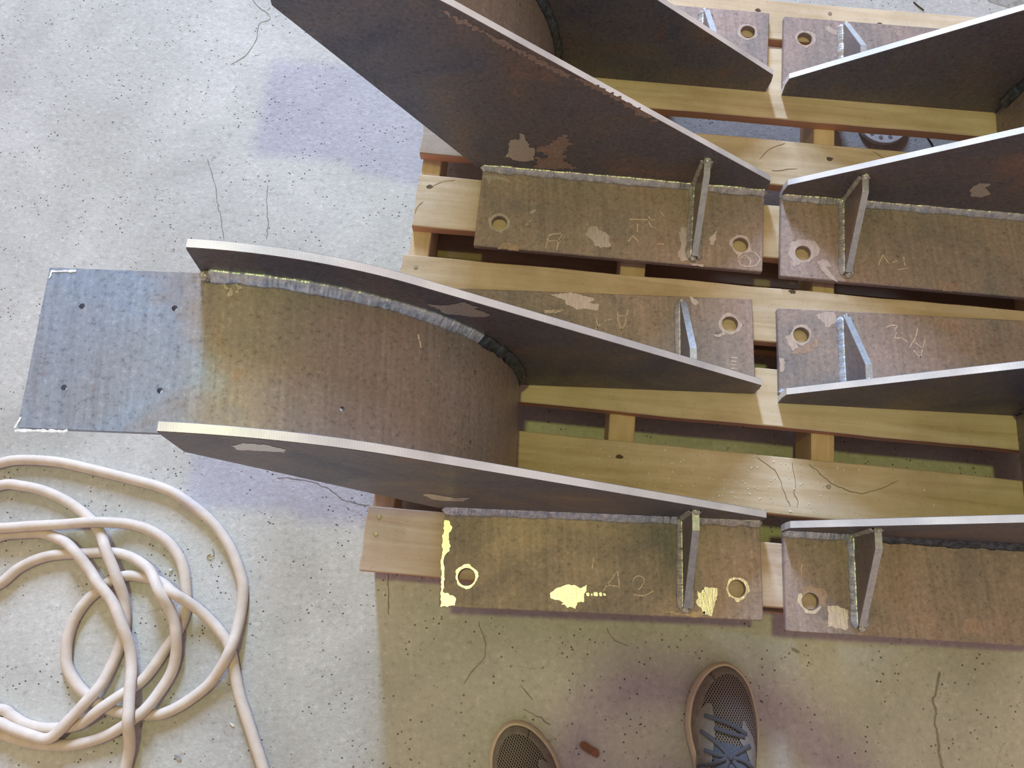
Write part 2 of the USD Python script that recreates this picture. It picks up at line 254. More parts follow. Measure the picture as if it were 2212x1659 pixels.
def wood(name, c0, c1, c2, saw=.35, side=(.60, .33, .20)):
    mat(name, {'g': ('texture_coordinate', {}), 'oi': ('object_info', {}), 'of': ('combine_xyz', {}), 'k': ('math', {'math_type': 'multiply', 'value2': 31.0}), 'ad': ('vector_math', {'math_type': 'add'}),
        'mp': ('mapping', {'scale': (3.0, 42.0, 30.0)}), 'n1': ('noise_texture', {'scale': 1.0, 'detail': 6.0, 'roughness': .6, 'distortion': .9}), 'r1': ('rgb_ramp', {'ramp': [(.28, c0), (.5, c1), (.72, c2)]}),
        'n2': ('noise_texture', {'scale': 9.0, 'detail': 5.0, 'roughness': .6}), 'r2': ('rgb_ramp', {'ramp': [(.30, (.80, .78, .74)), (.55, (1, 1, 1)), (.75, (1.08, 1.08, 1.08))]}), 'm1': ('mix_color', {'blend_type': 'multiply', 'fac': 1.0, 'use_clamp': False}),
        'mq': ('mapping', {'scale': (260.0, 40.0, 30.0), 'rotation': (0, 0, .35)}), 'n3': ('noise_texture', {'scale': 1.0, 'detail': 3.0, 'distortion': .3}),
        'v': ('voronoi_texture', {'scale': 120.0}), 'rv': ('rgb_ramp', {'ramp': [(.06, (.35, .3, .25)), (.14, (1, 1, 1))]}), 'm2': ('mix_color', {'blend_type': 'multiply', 'fac': .55, 'use_clamp': False}),
        'ge': ('geometry', {}), 'sn': ('separate_xyz', {}), 'lt': ('math', {'math_type': 'less_than', 'value2': .35}), 'ms': ('mix_color', {'blend_type': 'mix', 'b': side}),
        'h': ('math', {'math_type': 'multiply_add', 'value2': saw}), 'hv': ('hsv', {}), 'va': ('map_range', {'to_min': .90, 'to_max': 1.08}),
        'b': ('bump', {'strength': .5, 'distance': .0014}), 'p': ('principled_bsdf', {'roughness': .75, 'specular_ior_level': .25})},
        [('oi.random', 'k.value1'), ('k.value', 'of.x'), ('k.value', 'of.z'), ('g.object', 'ad.vector1'), ('of.vector', 'ad.vector2'), ('ad.vector', 'mp.vector'), ('ad.vector', 'mq.vector'), ('mp.vector', 'n1.vector'), ('mq.vector', 'n3.vector'), ('g.object', 'n2.vector'), ('g.object', 'v.vector'),
         ('n1.fac', 'r1.fac'), ('n2.fac', 'r2.fac'), ('r1.color', 'm1.a'), ('r2.color', 'm1.b'), ('v.distance', 'rv.fac'), ('m1.result', 'm2.a'), ('rv.color', 'm2.b'), ('m2.result', 'hv.color'), ('oi.random', 'va.value'), ('va.result', 'hv.value'), ('ge.true_normal', 'sn.vector'), ('sn.z', 'lt.value1'), ('hv.color', 'ms.a'), ('lt.value', 'ms.fac'), ('ms.result', 'p.base_color'),
         ('n3.fac', 'h.value1'), ('n1.fac', 'h.value3'), ('h.value', 'b.height'), ('b.normal', 'p.normal')])
wood('pallet_wood', (.51, .395, .255), (.64, .515, .365), (.71, .615, .49))
wood('pallet_wood_pink', (.47, .34, .25), (.58, .46, .37), (.66, .57, .49))  # front slat: half shade put into the wood colour, darker and pinker
wood('stringer_wood', (.50, .37, .22), (.60, .46, .30), (.68, .54, .37), .15, (.62, .45, .29))
wood('board_wood', (.22, .16, .11), (.30, .22, .15), (.37, .28, .20), .15)

# ---------------------------------------------------------------- floor
FLOOR = box(-5, 5, -4, 9, -.12, 0)
floor = obj('floor', FLOOR, 'concrete', kind='structure', label='worn pale grey concrete workshop floor with fine cracks')
def strip(pts, w, z, jag=.35, seed=1):
    p = resample(spline(pts, 4), .004); n = len(p); k = fbm(np.c_[np.arange(n) * .35, np.zeros(n), np.full(n, seed)], 3, seed)
    p = p + (fbm(np.c_[np.arange(n) * .25, np.full(n, 9.), np.full(n, seed)], 3, seed + 3) - .5)[:, None] * .006
    t = np.gradient(p, axis=0); t /= np.linalg.norm(t, axis=1)[:, None]; nn = np.c_[-t[:, 1], t[:, 0]]
    ww = w * (.35 + 1.3 * k); ww[0] = ww[-1] = w * .1
    V = np.vstack([np.c_[p + nn * ww[:, None] / 2, np.full(n, z)], np.c_[p - nn * ww[:, None] / 2, np.full(n, z)]]); i = np.arange(n - 1)
    return tm(V, np.vstack([np.c_[i, n + i, n + i + 1], np.c_[i, n + i + 1, i + 1]]))
CRACKS = [[[0.7031,-0.0712],[0.6911,-0.1076],[0.6856,-0.1132],[0.6865,-0.1364],[0.6816,-0.1578],[0.6831,-0.1862],[0.6821,-0.2206],[0.6821,-0.249]],[[-0.5253,1.3064],[-0.4868,1.2591],[-0.5074,1.246],[-0.5121,1.2087],[-0.5275,1.1755],[-0.541,1.1615],[-0.5613,1.1488]],[[-0.5922,0.9355],[-0.5701,0.853],[-0.5539,0.7728],[-0.5508,0.7531]],[[-0.4709,0.8703],[-0.465,0.7555]],[[-0.423,0.2884],[-0.348,0.2738],[-0.3059,0.2437],[-0.2564,0.2325]],[[-0.0669,0.0312],[-0.056,-0.022],[-0.0799,-0.0512],[-0.0957,-0.0729]],[[-0.2228,0.1684],[-0.2228,0.0429]],[[0.1495,0.0142],[0.1639,-0.0089],[0.1869,-0.017]],[[0.0011,-0.0754],[0.0197,-0.1014]],[[0.0039,-0.1119],[0.0491,-0.1397]]]
for k, q in enumerate(CRACKS): obj('crack', strip(q, .0034 if k == 0 else .0016, .0004, seed=k + 1), 'crack_dark', floor)
a = np.linspace(0, 2 * np.pi, 60, endpoint=False); rr = 1 + .5 * (fbm(np.c_[np.cos(a) * 2, np.sin(a) * 2, np.zeros(60)], 4, 5) - .5)
st = np.c_[1.10 + .075 * rr * np.cos(a), 1.262 + .028 * rr * np.sin(a)]
obj('stain', plate(st, h=.0005, ch=.0001), 'stain', floor)

# ---------------------------------------------------------------- pallet
PZ = 0.14
PANG = math.radians(-7.3)
pallet = thing('pallet', 'worn softwood pallet of wide slats under the four steel brackets', 'pallet', (0, 0, 0), PANG)
def slat(a0, a1, bl, bh, bl2=None, bh2=None, z=PZ - .0004, t=.022, seed=0, ragged=.0012, mname='pallet_wood', name='slat'):
    bl2 = bl if bl2 is None else bl2; bh2 = bh if bh2 is None else bh2; n = 90
    x = np.linspace(a0, a1, n); w1 = (fbm(np.c_[x * 9, np.zeros(n), np.full(n, seed)], 4, seed) - .5) * ragged * 2.4; w2 = (fbm(np.c_[x * 9, np.full(n, 5.), np.full(n, seed)], 4, seed) - .5) * ragged * 2.4
    lo = np.c_[x, np.interp(x, [a0, a1], [bl, bl2]) + w1]; hi = np.c_[x, np.interp(x, [a0, a1], [bh, bh2]) + w2][::-1]
    m = 14; y = np.linspace(0, 1, m + 2)[1:-1]
    def end(p, q, sd): d = (fbm(np.c_[y * 8, np.zeros(m), np.full(m, sd)], 3, sd) - .5) * .004; return np.c_[p[0] + (q[0] - p[0]) * y + d, p[1] + (q[1] - p[1]) * y]
    ring = np.vstack([lo, end(lo[-1], hi[0], seed + 11), hi, end(hi[-1], lo[0], seed + 12)])
    pm = plate(ring, h=t, ch=.0016); pm.apply_translation((0, 0, z - t)); return obj(name, pm, mname, pallet)
slat(-.262, .938, .078, .180, .094, .192, seed=1, mname='pallet_wood_pink')
slat(-.264, .938, .235, .327, .229, .327, seed=2)
slat(-.262, .938, .376, .475, seed=3)
slat(-.266, .938, .523, .622, seed=4)
slat(-.258, .938, .678, .780, seed=5)
slat(-.263, .938, .823, .915, .819, .909, seed=6)
slat(-.262, .938, .956, .1 + 1.006, seed=7)
slat(-.262, .938, 1.126, 1.213, seed=8)
for k, (a0, a1) in enumerate([(-.259, -.224), (.116, .160), (.453, .491), (.85, .89)]):
    slat(.085, 1.205, -a1, -a0, z=PZ - .0224, t=.0875, seed=20 + k, ragged=.0008, mname='stringer_wood', name='stringer')
    s = stage.GetPrimAtPath(f'/World/pallet/stringer' + (f'_{k:03d}' if k else '')); UsdGeom.Xformable(s).AddRotateZOp().Set(90.0)
for k, (b0, b1) in enumerate([(.085, .175), (.545, .640), (.670, .768), (1.11, 1.20)]):
    slat(-.26, .935, b0, b1, z=.0300, t=.0298, seed=30 + k, mname='board_wood', name='bottom_board')
def disc(x, y, r, z, h=.0008, n=16): return xf(plate(circ(0, 0, r, n), h=h, ch=h * .4), np.eye(3), (x, y, z))
for x, y in [(.4741, .2849), (.4743, 1.1934), (-.2417, .164), (-.243, .1365), (-.2402, .5996), (-.2414, .5777)]: obj('nail', disc(x, y, .0038, PZ - .0006, .0012), 'nail_steel', pallet)
for x, y in [(.4742, .8821), (.3381, 1.1877), (-.236, .7568), (.4116, .618), (.5672, 1.1784), (.135, .30), (.14, .43)]:
    q = circ(0, 0, 1, 22) * [.0058, .0036] * (1 + .5 * (nrng.random((22, 1)) - .5)); obj('knot', xf(plate(q, h=.0004, ch=.0001), np.eye(3), (x, y, PZ - .0004)), 'nail_hole', pallet)
fl = []                                                              # pale sawdust and flakes scattered on the second slat and near the gap
for k in range(170):
    a_ = .30 + nrng.normal(0, .12) if k < 120 else nrng.uniform(-.0, .85); b_ = nrng.uniform(.236, .322); r_ = .0006 + .0011 * nrng.random() ** 2
    m_ = trimesh.creation.icosphere(0, 1.0); m_.vertices *= (r_ * (1 + nrng.random()), r_, .0004); m_.apply_transform(trimesh.transformations.rotation_matrix(nrng.uniform(0, 3.14), (0, 0, 1))); m_.apply_translation((a_, b_, PZ + .0002)); fl.append(m_)
obj('sawdust', cat(fl), 'pebble_white', pallet, kind='stuff')
def mark_line(pts, w, z, seed):                                      # thin dark scrape or split lying on a slat
    return strip(pts, w, z, seed=seed)
for k, q in enumerate([[(.3578, .322), (.395, .29), (.412, .245)], [(.4405, .318), (.4816, .2902), (.5334, .2803), (.5856, .306)], [(.5514, .905), (.58, .885), (.5919, .868)], [(.395, .907), (.365, .89), (.3484, .868)],
                       [(-.24, .752), (-.215, .768), (-.19, .776)], [(-.255, .70), (-.252, .715), (-.243, .727)], [(.37, .848), (.39, .852), (.42, .858)], [(.416, .32), (.421, .27), (.424, .245)]]):
    obj('scrape', mark_line(q, .0012, PZ + .0001, 40 + k), 'scrape_brown', pallet)

# ---------------------------------------------------------------- brackets
G, TP, TF, WF, LF = .2011, .0118, .0118, .1525, .5
O = G / 2 + TP; W = O + WF
HOLES = [(.039, .1057), (.4597, .1057)]; HR = .0131
CX, CZ, RC, TC = .79, .037, .40, .010
def side_outline():
    a0, a1 = math.acos((CX - .522) / .47), math.acos((CX - .767) / .47)
    arc = [(CX - .47 * math.cos(t), CZ + .47 * math.sin(t)) for t in np.linspace(a0, a1, 26)]
    return np.array([(.0, .0), (.505, .0), (.778, .398), (.769, .500)] + arc[::-1] + [(.0, .050), (-.002, .030)])
SO = side_outline()
def curve_pts(r, n=44):
    t = np.linspace(0, np.pi / 2, n); arc = np.c_[CX - r * np.cos(t), CZ + r * np.sin(t)]
    return np.vstack([[(CX - r, 0.0)], arc, [(.958, CZ + r)]])
def curved_plate():
    out, inn = curve_pts(RC), curve_pts(RC - TC)
    prof = np.vstack([out, inn[::-1]])
    m = trimesh.creation.extrude_polygon(Polygon(prof), G - .003, engine='earcut')
    m = xf(m, [(1, 0, 0), (0, 0, 1), (0, -1, 0)], (0, (G - .003) / 2, 0)); m.merge_vertices(); m.fix_normals()
    man = manifold3d.Manifold(manifold3d.Mesh(np.asarray(m.vertices, np.float32), np.asarray(m.faces, np.uint32)))
    for u, v in [(.91, -.051), (.799, -.053), (.913, .050), (.801, .049), (.598, .050), (.449, -.045), (.450, .055)]:
        if u > .79: n, c = (0, 0, 1), (u, v, CZ + RC - .03)
        else:
            t = math.acos((CX - u) / RC); n = (-math.cos(t), 0, math.sin(t)); c = (CX - (RC - .03) * math.cos(t), v, CZ + (RC - .03) * math.sin(t))
        r = .0036 if u > .79 else .0031
        cy = trimesh.creation.cylinder(r, .06, sections=24); cy.apply_transform(trimesh.geometry.align_vectors([0, 0, 1], n)); cy.apply_translation(np.array(c) + np.array(n) * .02)
        man = man - manifold3d.Manifold(manifold3d.Mesh(np.asarray(cy.vertices, np.float32), np.asarray(cy.faces, np.uint32)))
    k = man.to_mesh(); return tm(k.vert_properties[:, :3], k.tri_verts)
CURVED = curved_plate()
def flange(sg):
    ext = rrect(0, LF, O + .0005, W, .0025); hs = [circ(a, O + b, HR) for a, b in HOLES]
    if sg < 0: ext = (ext * [1, -1])[::-1]; hs = [(h * [1, -1])[::-1] for h in hs]
    return plate(ext, hs, TF, .0014)
def side(sg):                                                        # upright plate, outline in (u, z), thickness along v
    m = plate(SO, h=TP, ch=.0007, both=True)                         # z -> v
    v0 = G / 2 if sg > 0 else -G / 2 - TP
    m = xf(m, [(1, 0, 0), (0, 0, 1), (0, 1, 0)], (0, v0, 0)); m.fix_normals(); return m
def gusset(sg, u):
    p = np.array([(O, TF), (O + .139, TF), (O + .139, TF + .010), (O + .030, .102), (O, .102)])
    m = plate(p, h=.011, ch=.0007, both=True); m = xf(m, [(0, sg, 0), (0, 0, 1), (1, 0, 0)], (u - .0055, 0, 0)); m.fix_normals(); return m
def patch_poly(pts, seed, fine=.002, amp=.0016):
    p = resample(pts, fine, True); n = len(p); k = nrng.normal(0, 1, n); k = np.convolve(np.r_[k, k, k], [.25, .5, .25], 'same')[n:2 * n]
    t = np.roll(p, -1, 0) - np.roll(p, 1, 0); t /= np.linalg.norm(t, axis=1)[:, None] + 1e-9
    P = Polygon(p + np.c_[-t[:, 1], t[:, 0]] * (k * amp)[:, None]).buffer(0)
    return max(getattr(P, 'geoms', [P]), key=lambda g: g.area)
def stroke_poly(pts, w):
    p = resample(np.asarray(pts, float), .003); p = p + nrng.normal(0, .0003, p.shape)
    P = unary_union([LineString(p[i:i + 2]).buffer(w / 2 * (0.6 + .8 * rng.random()), resolution=2) for i in range(len(p) - 1)])
    return max(getattr(P, 'geoms', [P]), key=lambda g: g.area)
def flat_mesh(P):
    v, f = trimesh.creation.triangulate_polygon(P, engine='earcut'); return v, f
SURF = {  # 2-D mark -> thin skin just proud of the steel
    'f+': lambda v: np.c_[v, np.full(len(v), TF + .00025)], 'f-': lambda v: np.c_[v, np.full(len(v), TF + .00025)],
    'so+': lambda v: np.c_[v[:, 0], np.full(len(v), O + .0003), v[:, 1]], 'so-': lambda v: np.c_[v[:, 0], np.full(len(v), -O - .0003), v[:, 1]], 'si-': lambda v: np.c_[v[:, 0], np.full(len(v), -G / 2 + .0003), v[:, 1]],
    'cp': lambda v: np.c_[v[:, 0], v[:, 1], np.where(v[:, 0] < CX, CZ + np.sqrt(np.maximum(RC ** 2 - (np.minimum(v[:, 0], CX) - CX) ** 2, 0)), CZ + RC) + .0006]}
NRM = {'f+': (0, 0, 1), 'f-': (0, 0, 1), 'so+': (0, 1, 0), 'so-': (0, -1, 0), 'si-': (0, 1, 0), 'cp': (0, 0, 1)}
MARKS = json.loads('''[["B","f+","ground_patch",[[0.3293,0.2389],[0.3205,0.2298],[0.3063,0.2248],[0.2919,0.2233],[0.2811,0.2264],[0.2704,0.2215],[0.2711,0.2286],[0.2755,0.2358],[0.277,0.2481],[0.2868,0.2494],[0.2884,0.259],[0.3019,0.2561],[0.3109,0.253],[0.3074,0.2494],[0.32,0.2482],[0.3273,0.2432]]],["B","f+","ground_patch",[[0.4995,0.1324],[0.4927,0.1303],[0.4864,0.1419],[0.4912,0.154],[0.4889,0.1756],[0.4971,0.1903],[0.4941,0.2222],[0.4938,0.2416],[0.4762,0.2496],[0.4754,0.2626],[0.4975,0.2644],[0.4985,0.2488],[0.5004,0.1958],[0.5009,0.1507]]],["B","f+","ground_patch",[[0.0999,0.2239],[0.0946,0.2298],[0.0899,0.2174],[0.0801,0.2187],[0.0676,0.2199],[0.0705,0.2306],[0.0734,0.2411],[0.0791,0.2604],[0.0897,0.2583],[0.095,0.2507],[0.1019,0.2423]]],["B","f+","rust_patch",[[0.1564,0.256],[0.1395,0.257],[0.1253,0.2598],[0.1057,0.2564],[0.0897,0.254],[0.0969,0.2638],[0.1147,0.2637],[0.1271,0.2616]]],["B","f+","chalk_mark",[[0.246,0.2301],[0.2363,0.2148],[0.2247,0.1993]]],["B","f+","chalk_mark",[[0.2247,0.1993],[0.2228,0.2107],[0.2218,0.2247]]],["B","f+","chalk_mark",[[0.2389,0.2211],[0.2227,0.223]]],["B","f+","chalk_mark",[[0.2003,0.215],[0.1994,0.2097],[0.1949,0.206],[0.1886,0.2048],[0.1832,0.209],[0.1841,0.2161],[0.1886,0.2233],[0.1922,0.2261]]],["B","f+","chalk_mark",[[0.1984,0.2343],[0.1841,0.2354],[0.1698,0.2278]]],["B","f+","chalk_mark",[[0.2621,0.1795],[0.264,0.1965]]],["B","f+","ground_patch",[[0.2733,0.2348],[0.2701,0.2342],[0.2695,0.2387],[0.2725,0.2392]]],["B","f+","ground_patch",[[0.2665,0.2345],[0.2633,0.2339],[0.2627,0.2384],[0.2657,0.2389]]],["B","f+","ground_patch",[[0.2597,0.2342],[0.2565,0.2336],[0.2559,0.2381],[0.2589,0.2386]]],["B","f+","ground_patch",[[0.2529,0.2339],[0.2497,0.2333],[0.2491,0.2378],[0.2521,0.2383]]],["B","f+","ground_patch",[[0.2461,0.2337],[0.2429,0.233],[0.2423,0.2375],[0.2453,0.238]]],["B","f-","ground_patch",[[0.3418,-0.2595],[0.325,-0.2613],[0.3093,-0.264],[0.2875,-0.2606],[0.2676,-0.254],[0.2773,-0.2463],[0.2586,-0.2449],[0.2624,-0.2342],[0.2811,-0.2356],[0.2987,-0.2328],[0.3057,-0.2388],[0.3166,-0.2426],[0.3188,-0.2488],[0.3307,-0.2536]]],["B","f-","chalk_mark",[[0.229,-0.2324],[0.2279,-0.2168],[0.2219,-0.2015]]],["B","f-","chalk_mark",[[0.2219,-0.2015],[0.2161,-0.211],[0.2114,-0.2373]]],["B","f-","chalk_mark",[[0.227,-0.2252],[0.2113,-0.2248]]],["B","f-","chalk_mark",[[0.2513,-0.2159],[0.2377,-0.2185]]],["B","f-","chalk_mark",[[0.2647,-0.2205],[0.2619,-0.203]]],["B","f-","chalk_mark",[[0.2657,-0.2007],[0.2581,-0.2083]]],["B","f-","chalk_mark",[[0.3517,-0.2296],[0.3203,-0.2319]]],["B","f-","chalk_mark",[[0.3516,-0.2279],[0.3261,-0.2296]]],["B","f-","chalk_mark",[[0.3516,-0.2263],[0.332,-0.2273]]],["B","f-","ground_patch",[[0.1081,-0.2667],[0.0983,-0.2619],[0.0906,-0.2548],[0.0946,-0.2483],[0.1024,-0.2511],[0.1062,-0.2594]]],["B","f-","ground_patch",[[0.0769,-0.2001],[0.0604,-0.1972],[0.0506,-0.2032],[0.0468,-0.1992],[0.0605,-0.1935]]],["B","f-","chalk_mark",[[0.0382,-0.1587],[0.0295,-0.158]]],["B","f-","chalk_mark",[[0.0383,-0.1526],[0.0297,-0.1519]]],["B","f-","chalk_mark",[[0.0385,-0.1465],[0.0298,-0.1458]]],["B","f-","chalk_mark",[[0.0386,-0.1404],[0.03,-0.1398]]],["A","f+","ground_patch",[[0.3045,0.2144],[0.2989,0.2083],[0.2889,0.2073],[0.2863,0.2148],[0.2801,0.2165],[0.2666,0.2218],[0.2647,0.2337],[0.2647,0.2481],[0.274,0.2446],[0.2798,0.2474],[0.2901,0.244],[0.2948,0.2356],[0.2991,0.2317],[0.3086,0.2271]]],["A","f+","ground_patch",[[0.409,0.1946],[0.4066,0.1876],[0.3997,0.1847],[0.3982,0.1901],[0.4038,0.1952]]],["A","f+","ground_patch",[[0.4141,0.2153],[0.4092,0.2137],[0.4089,0.2163],[0.4139,0.2173]]],["A","f+","ground_patch",[[0.4097,0.2081],[0.4036,0.2075],[0.4034,0.2102],[0.4088,0.211]]],["A","f+","rust_patch",[[0.4585,0.2662],[0.4485,0.2553],[0.4323,0.2559],[0.4211,0.257],[0.4201,0.2668],[0.4392,0.2676],[0.4553,0.2681]]],["A","f+","chalk_mark",[[0.3756,0.258],[0.3728,0.2445],[0.3709,0.2321],[0.3491,0.2266]]],["A","f+","chalk_mark",[[0.3491,0.2266],[0.3528,0.2414],[0.3554,0.2582]]],["A","f+","chalk_mark",[[0.3718,0.2444],[0.3508,0.2412]]],["A","f+","chalk_mark",[[0.2325,0.1883],[0.1901,0.1852]]],["A","f+","chalk_mark",[[0.2006,0.1795],[0.1988,0.1928],[0.1944,0.199],[0.1862,0.2005]]],["A","f+","chalk_mark",[[0.2191,0.197],[0.2183,0.2103]]],["A","f+","chalk_mark",[[0.2327,0.2306],[0.2254,0.2188],[0.2167,0.229]]],["A","f+","chalk_mark",[[0.1814,0.2305],[0.1704,0.2299]]],["A","f+","chalk_mark",[[0.1799,0.1685],[0.1734,0.1768]]],["A","f+","chalk_mark",[[0.039,0.2431],[0.0302,0.2357],[0.02,0.2455],[0.0218,0.2533]]],["A","f+","chalk_mark",[[0.0429,0.2435],[0.0392,0.2344],[0.0265,0.2276],[0.0125,0.2306],[0.0042,0.2418],[0.0099,0.2532],[0.0256,0.258],[0.0376,0.256],[0.0422,0.2477]]],["A","f+","ground_patch",[[0.146,0.1965],[0.1381,0.1939],[0.1304,0.1949],[0.1275,0.2552],[0.1389,0.2596],[0.1459,0.2472],[0.1406,0.2247],[0.1448,0.2141]]],["A","f+","ground_patch",[[0.0922,0.2089],[0.0816,0.1967],[0.0811,0.21],[0.0856,0.2236],[0.0926,0.2221]]],["A","f+","ground_patch",[[0.1258,0.2615],[0.1009,0.2619],[0.1028,0.2657],[0.1207,0.266]]],["A","f+","ground_patch",[[0.4981,0.1293],[0.4788,0.1262],[0.4546,0.1296],[0.4507,0.1373],[0.4718,0.1336],[0.4818,0.1369],[0.485,0.1453],[0.4899,0.1377]]],["C","f-","ground_patch",[[0.017,-0.2011],[0.0309,-0.1932],[0.0588,-0.1928],[0.0688,-0.2094],[0.0629,-0.223],[0.0392,-0.234],[0.0234,-0.2463],[0.0213,-0.2335],[0.0133,-0.2234]]],["C","f-","ground_patch",[[0.0629,-0.2339],[0.0709,-0.2266],[0.0827,-0.2299],[0.0877,-0.2402],[0.0788,-0.2411],[0.0984,-0.2661],[0.0827,-0.2601],[0.0709,-0.2461]]],["C","f-","rust_patch",[[0.2702,-0.2551],[0.2784,-0.2468],[0.288,-0.2513],[0.3077,-0.2473],[0.3032,-0.2616],[0.2893,-0.2671],[0.2738,-0.2654]]],["C","f-","chalk_mark",[[0.2104,-0.21],[0.2127,-0.2244]]],["C","f-","chalk_mark",[[0.1914,-0.2211],[0.1995,-0.2174]]],["C","f-","chalk_mark",[[0.2005,-0.2337],[0.2165,-0.2293]]],["C","f-","chalk_mark",[[0.1674,-0.2272],[0.1757,-0.2088],[0.1847,-0.2241]]],["C","f+","ground_patch",[[0.0254,0.2284],[0.0329,0.2363],[0.0458,0.2342],[0.0598,0.2291],[0.0587,0.2163],[0.0502,0.2028],[0.0396,0.198],[0.0278,0.2058]]],["C","f+","ground_patch",[[0.0737,0.247],[0.0823,0.249],[0.0995,0.2404],[0.0994,0.2315],[0.0909,0.2319],[0.0801,0.2386]]],["C","f+","ground_patch",[[0.2462,0.2463],[0.2602,0.2514],[0.2794,0.2519],[0.2896,0.2376],[0.2765,0.2288],[0.2658,0.2266],[0.2554,0.2345]]],["D","f+","rust_patch",[[0.2579,0.2539],[0.2623,0.2608],[0.2758,0.2607],[0.3107,0.2614],[0.3112,0.2558],[0.3035,0.244],[0.3091,0.2412],[0.3065,0.2339],[0.2914,0.2371],[0.2746,0.2445]]],["D","f+","ground_patch",[[0.0649,0.2547],[0.0779,0.2617],[0.0974,0.2628],[0.0986,0.2451],[0.0844,0.2319],[0.0715,0.2478]]],["D","f+","ground_patch",[[0.0122,0.2124],[0.0259,0.2204],[0.0275,0.2081],[0.0348,0.1962],[0.025,0.1896],[0.0175,0.1973]]],["D","f+","rust_patch",[[0.0525,0.2054],[0.0722,0.2168],[0.0679,0.2042],[0.0558,0.1892],[0.0171,0.182],[0.0289,0.1918]]],["D","f+","ground_patch",[[0.0016,0.1913],[0.0031,0.1761],[0.0092,0.1744],[0.0087,0.1562],[0.0016,0.1478]]],["D","f+","chalk_mark",[[0.1825,0.2394],[0.1896,0.2439],[0.2011,0.2435],[0.1949,0.2359],[0.1984,0.2299],[0.194,0.2214],[0.2037,0.222]]],["D","f+","chalk_mark",[[0.2056,0.2231],[0.2166,0.2145]]],["D","f+","chalk_mark",[[0.2338,0.2401],[0.2286,0.2213],[0.218,0.2054]]],["D","f+","chalk_mark",[[0.2462,0.2243],[0.24,0.2056],[0.236,0.1891]]],["D","f+","chalk_mark",[[0.2282,0.2151],[0.241,0.2056]]],["D","f+","chalk_mark",[[0.2253,0.2007],[0.236,0.1891]]],["D","f-","rust_patch",[[0.2682,-0.2346],[0.2739,-0.2291],[0.2882,-0.2266],[0.2966,-0.2313],[0.2998,-0.2448],[0.2983,-0.2508],[0.2685,-0.2517],[0.271,-0.243]]],["D","f-","ground_patch",[[0.0649,-0.2239],[0.0783,-0.2214],[0.0957,-0.2291],[0.0947,-0.2498],[0.0927,-0.2568],[0.0646,-0.2541]]],["D","f-","ground_patch",[[0.0271,-0.1611],[0.0277,-0.1681],[0.0256,-0.1771],[0.025,-0.1701]]],["D","f-","rust_patch",[[0.0258,-0.2],[0.0403,-0.1939],[0.0598,-0.1981],[0.0656,-0.2082],[0.0588,-0.2225],[0.0426,-0.2287],[0.0286,-0.2243]]],["B","si-","ground_patch",[[0.509,0.3594],[0.4869,0.3556],[0.4745,0.363],[0.4622,0.3695],[0.4422,0.354],[0.4485,0.3471],[0.4273,0.3303],[0.433,0.3188],[0.45,0.317],[0.4711,0.3234],[0.4894,0.3258],[0.4944,0.3381]]],["B","so+","ground_patch",[[0.7056,0.4457],[0.6865,0.4666],[0.663,0.4606],[0.6467,0.4367],[0.6535,0.4212],[0.6845,0.425],[0.7079,0.4246]]],["B","so+","ground_patch",[[0.5211,0.1487],[0.513,0.1551],[0.5003,0.1467],[0.4766,0.1258],[0.4522,0.1357],[0.4666,0.0944],[0.4983,0.0914],[0.5143,0.1066]]],["A","so+","ground_patch",[[0.4631,0.0478],[0.4526,0.0761],[0.4523,0.109],[0.4425,0.1142],[0.4347,0.1136],[0.4338,0.1296],[0.4261,0.1291],[0.427,0.1149],[0.4191,0.1036],[0.4189,0.089],[0.4091,0.0943],[0.4094,0.051],[0.4306,0.0435],[0.4469,0.0466],[0.4528,0.0572]]],["A","so+","rust_patch",[[0.5369,0.4147],[0.5095,0.3995],[0.4754,0.375],[0.425,0.3438],[0.36,0.3018],[0.3612,0.2933],[0.3994,0.3128],[0.4249,0.3334],[0.466,0.3588],[0.5007,0.3864],[0.5329,0.406]]],["A","so+","rust_patch",[[0.36,0.3018],[0.3117,0.2747],[0.2544,0.2323],[0.2037,0.1924],[0.1921,0.1777],[0.2406,0.2094],[0.2823,0.2435],[0.3326,0.2775]]],["A","so+","rust_patch",[[0.4022,0.0463],[0.4127,0.0676],[0.3924,0.0596],[0.3847,0.0685],[0.4071,0.0909],[0.3878,0.105],[0.3751,0.1284],[0.3566,0.1418],[0.3511,0.1109],[0.3615,0.0836],[0.358,0.0538],[0.3306,0.0349],[0.412,0.025]]],["C","so-","ground_patch",[[0.2914,0.0894],[0.2953,0.1103],[0.3166,0.1096],[0.3149,0.0963],[0.3311,0.0755],[0.3194,0.0644],[0.3035,0.0646]]],["B","cp","ground_patch",[[0.7487,-0.0966],[0.7447,-0.0976],[0.7419,-0.0942],[0.742,-0.0867],[0.7386,-0.0813],[0.7464,-0.0812]]],["B","cp","ground_patch",[[0.7373,-0.0924],[0.7323,-0.0951],[0.7281,-0.0895],[0.7245,-0.0839],[0.7275,-0.0806],[0.7327,-0.0876]]],["B","cp","ground_patch",[[0.7384,-0.0818],[0.735,-0.0826],[0.7336,-0.0714],[0.7368,-0.0722]]],["B","cp","ground_patch",[[0.7318,-0.0824],[0.7266,-0.0792],[0.726,-0.0751],[0.7307,-0.0761]]],["B","cp","chalk_line",[[0.9553,-0.0852],[0.9542,-0.0943],[0.9267,-0.0954]]],["B","cp","chalk_line",[[0.9602,0.0988],[0.9562,0.0884]]],["B","cp","chalk_line",[[0.9593,0.1032],[0.9374,0.102],[0.9006,0.1018]]],["B","cp","chalk_mark",[[0.5206,-0.0662],[0.5196,-0.0618]]],["B","cp","chalk_mark",[[0.5183,-0.059],[0.5168,-0.0508]]]]''')
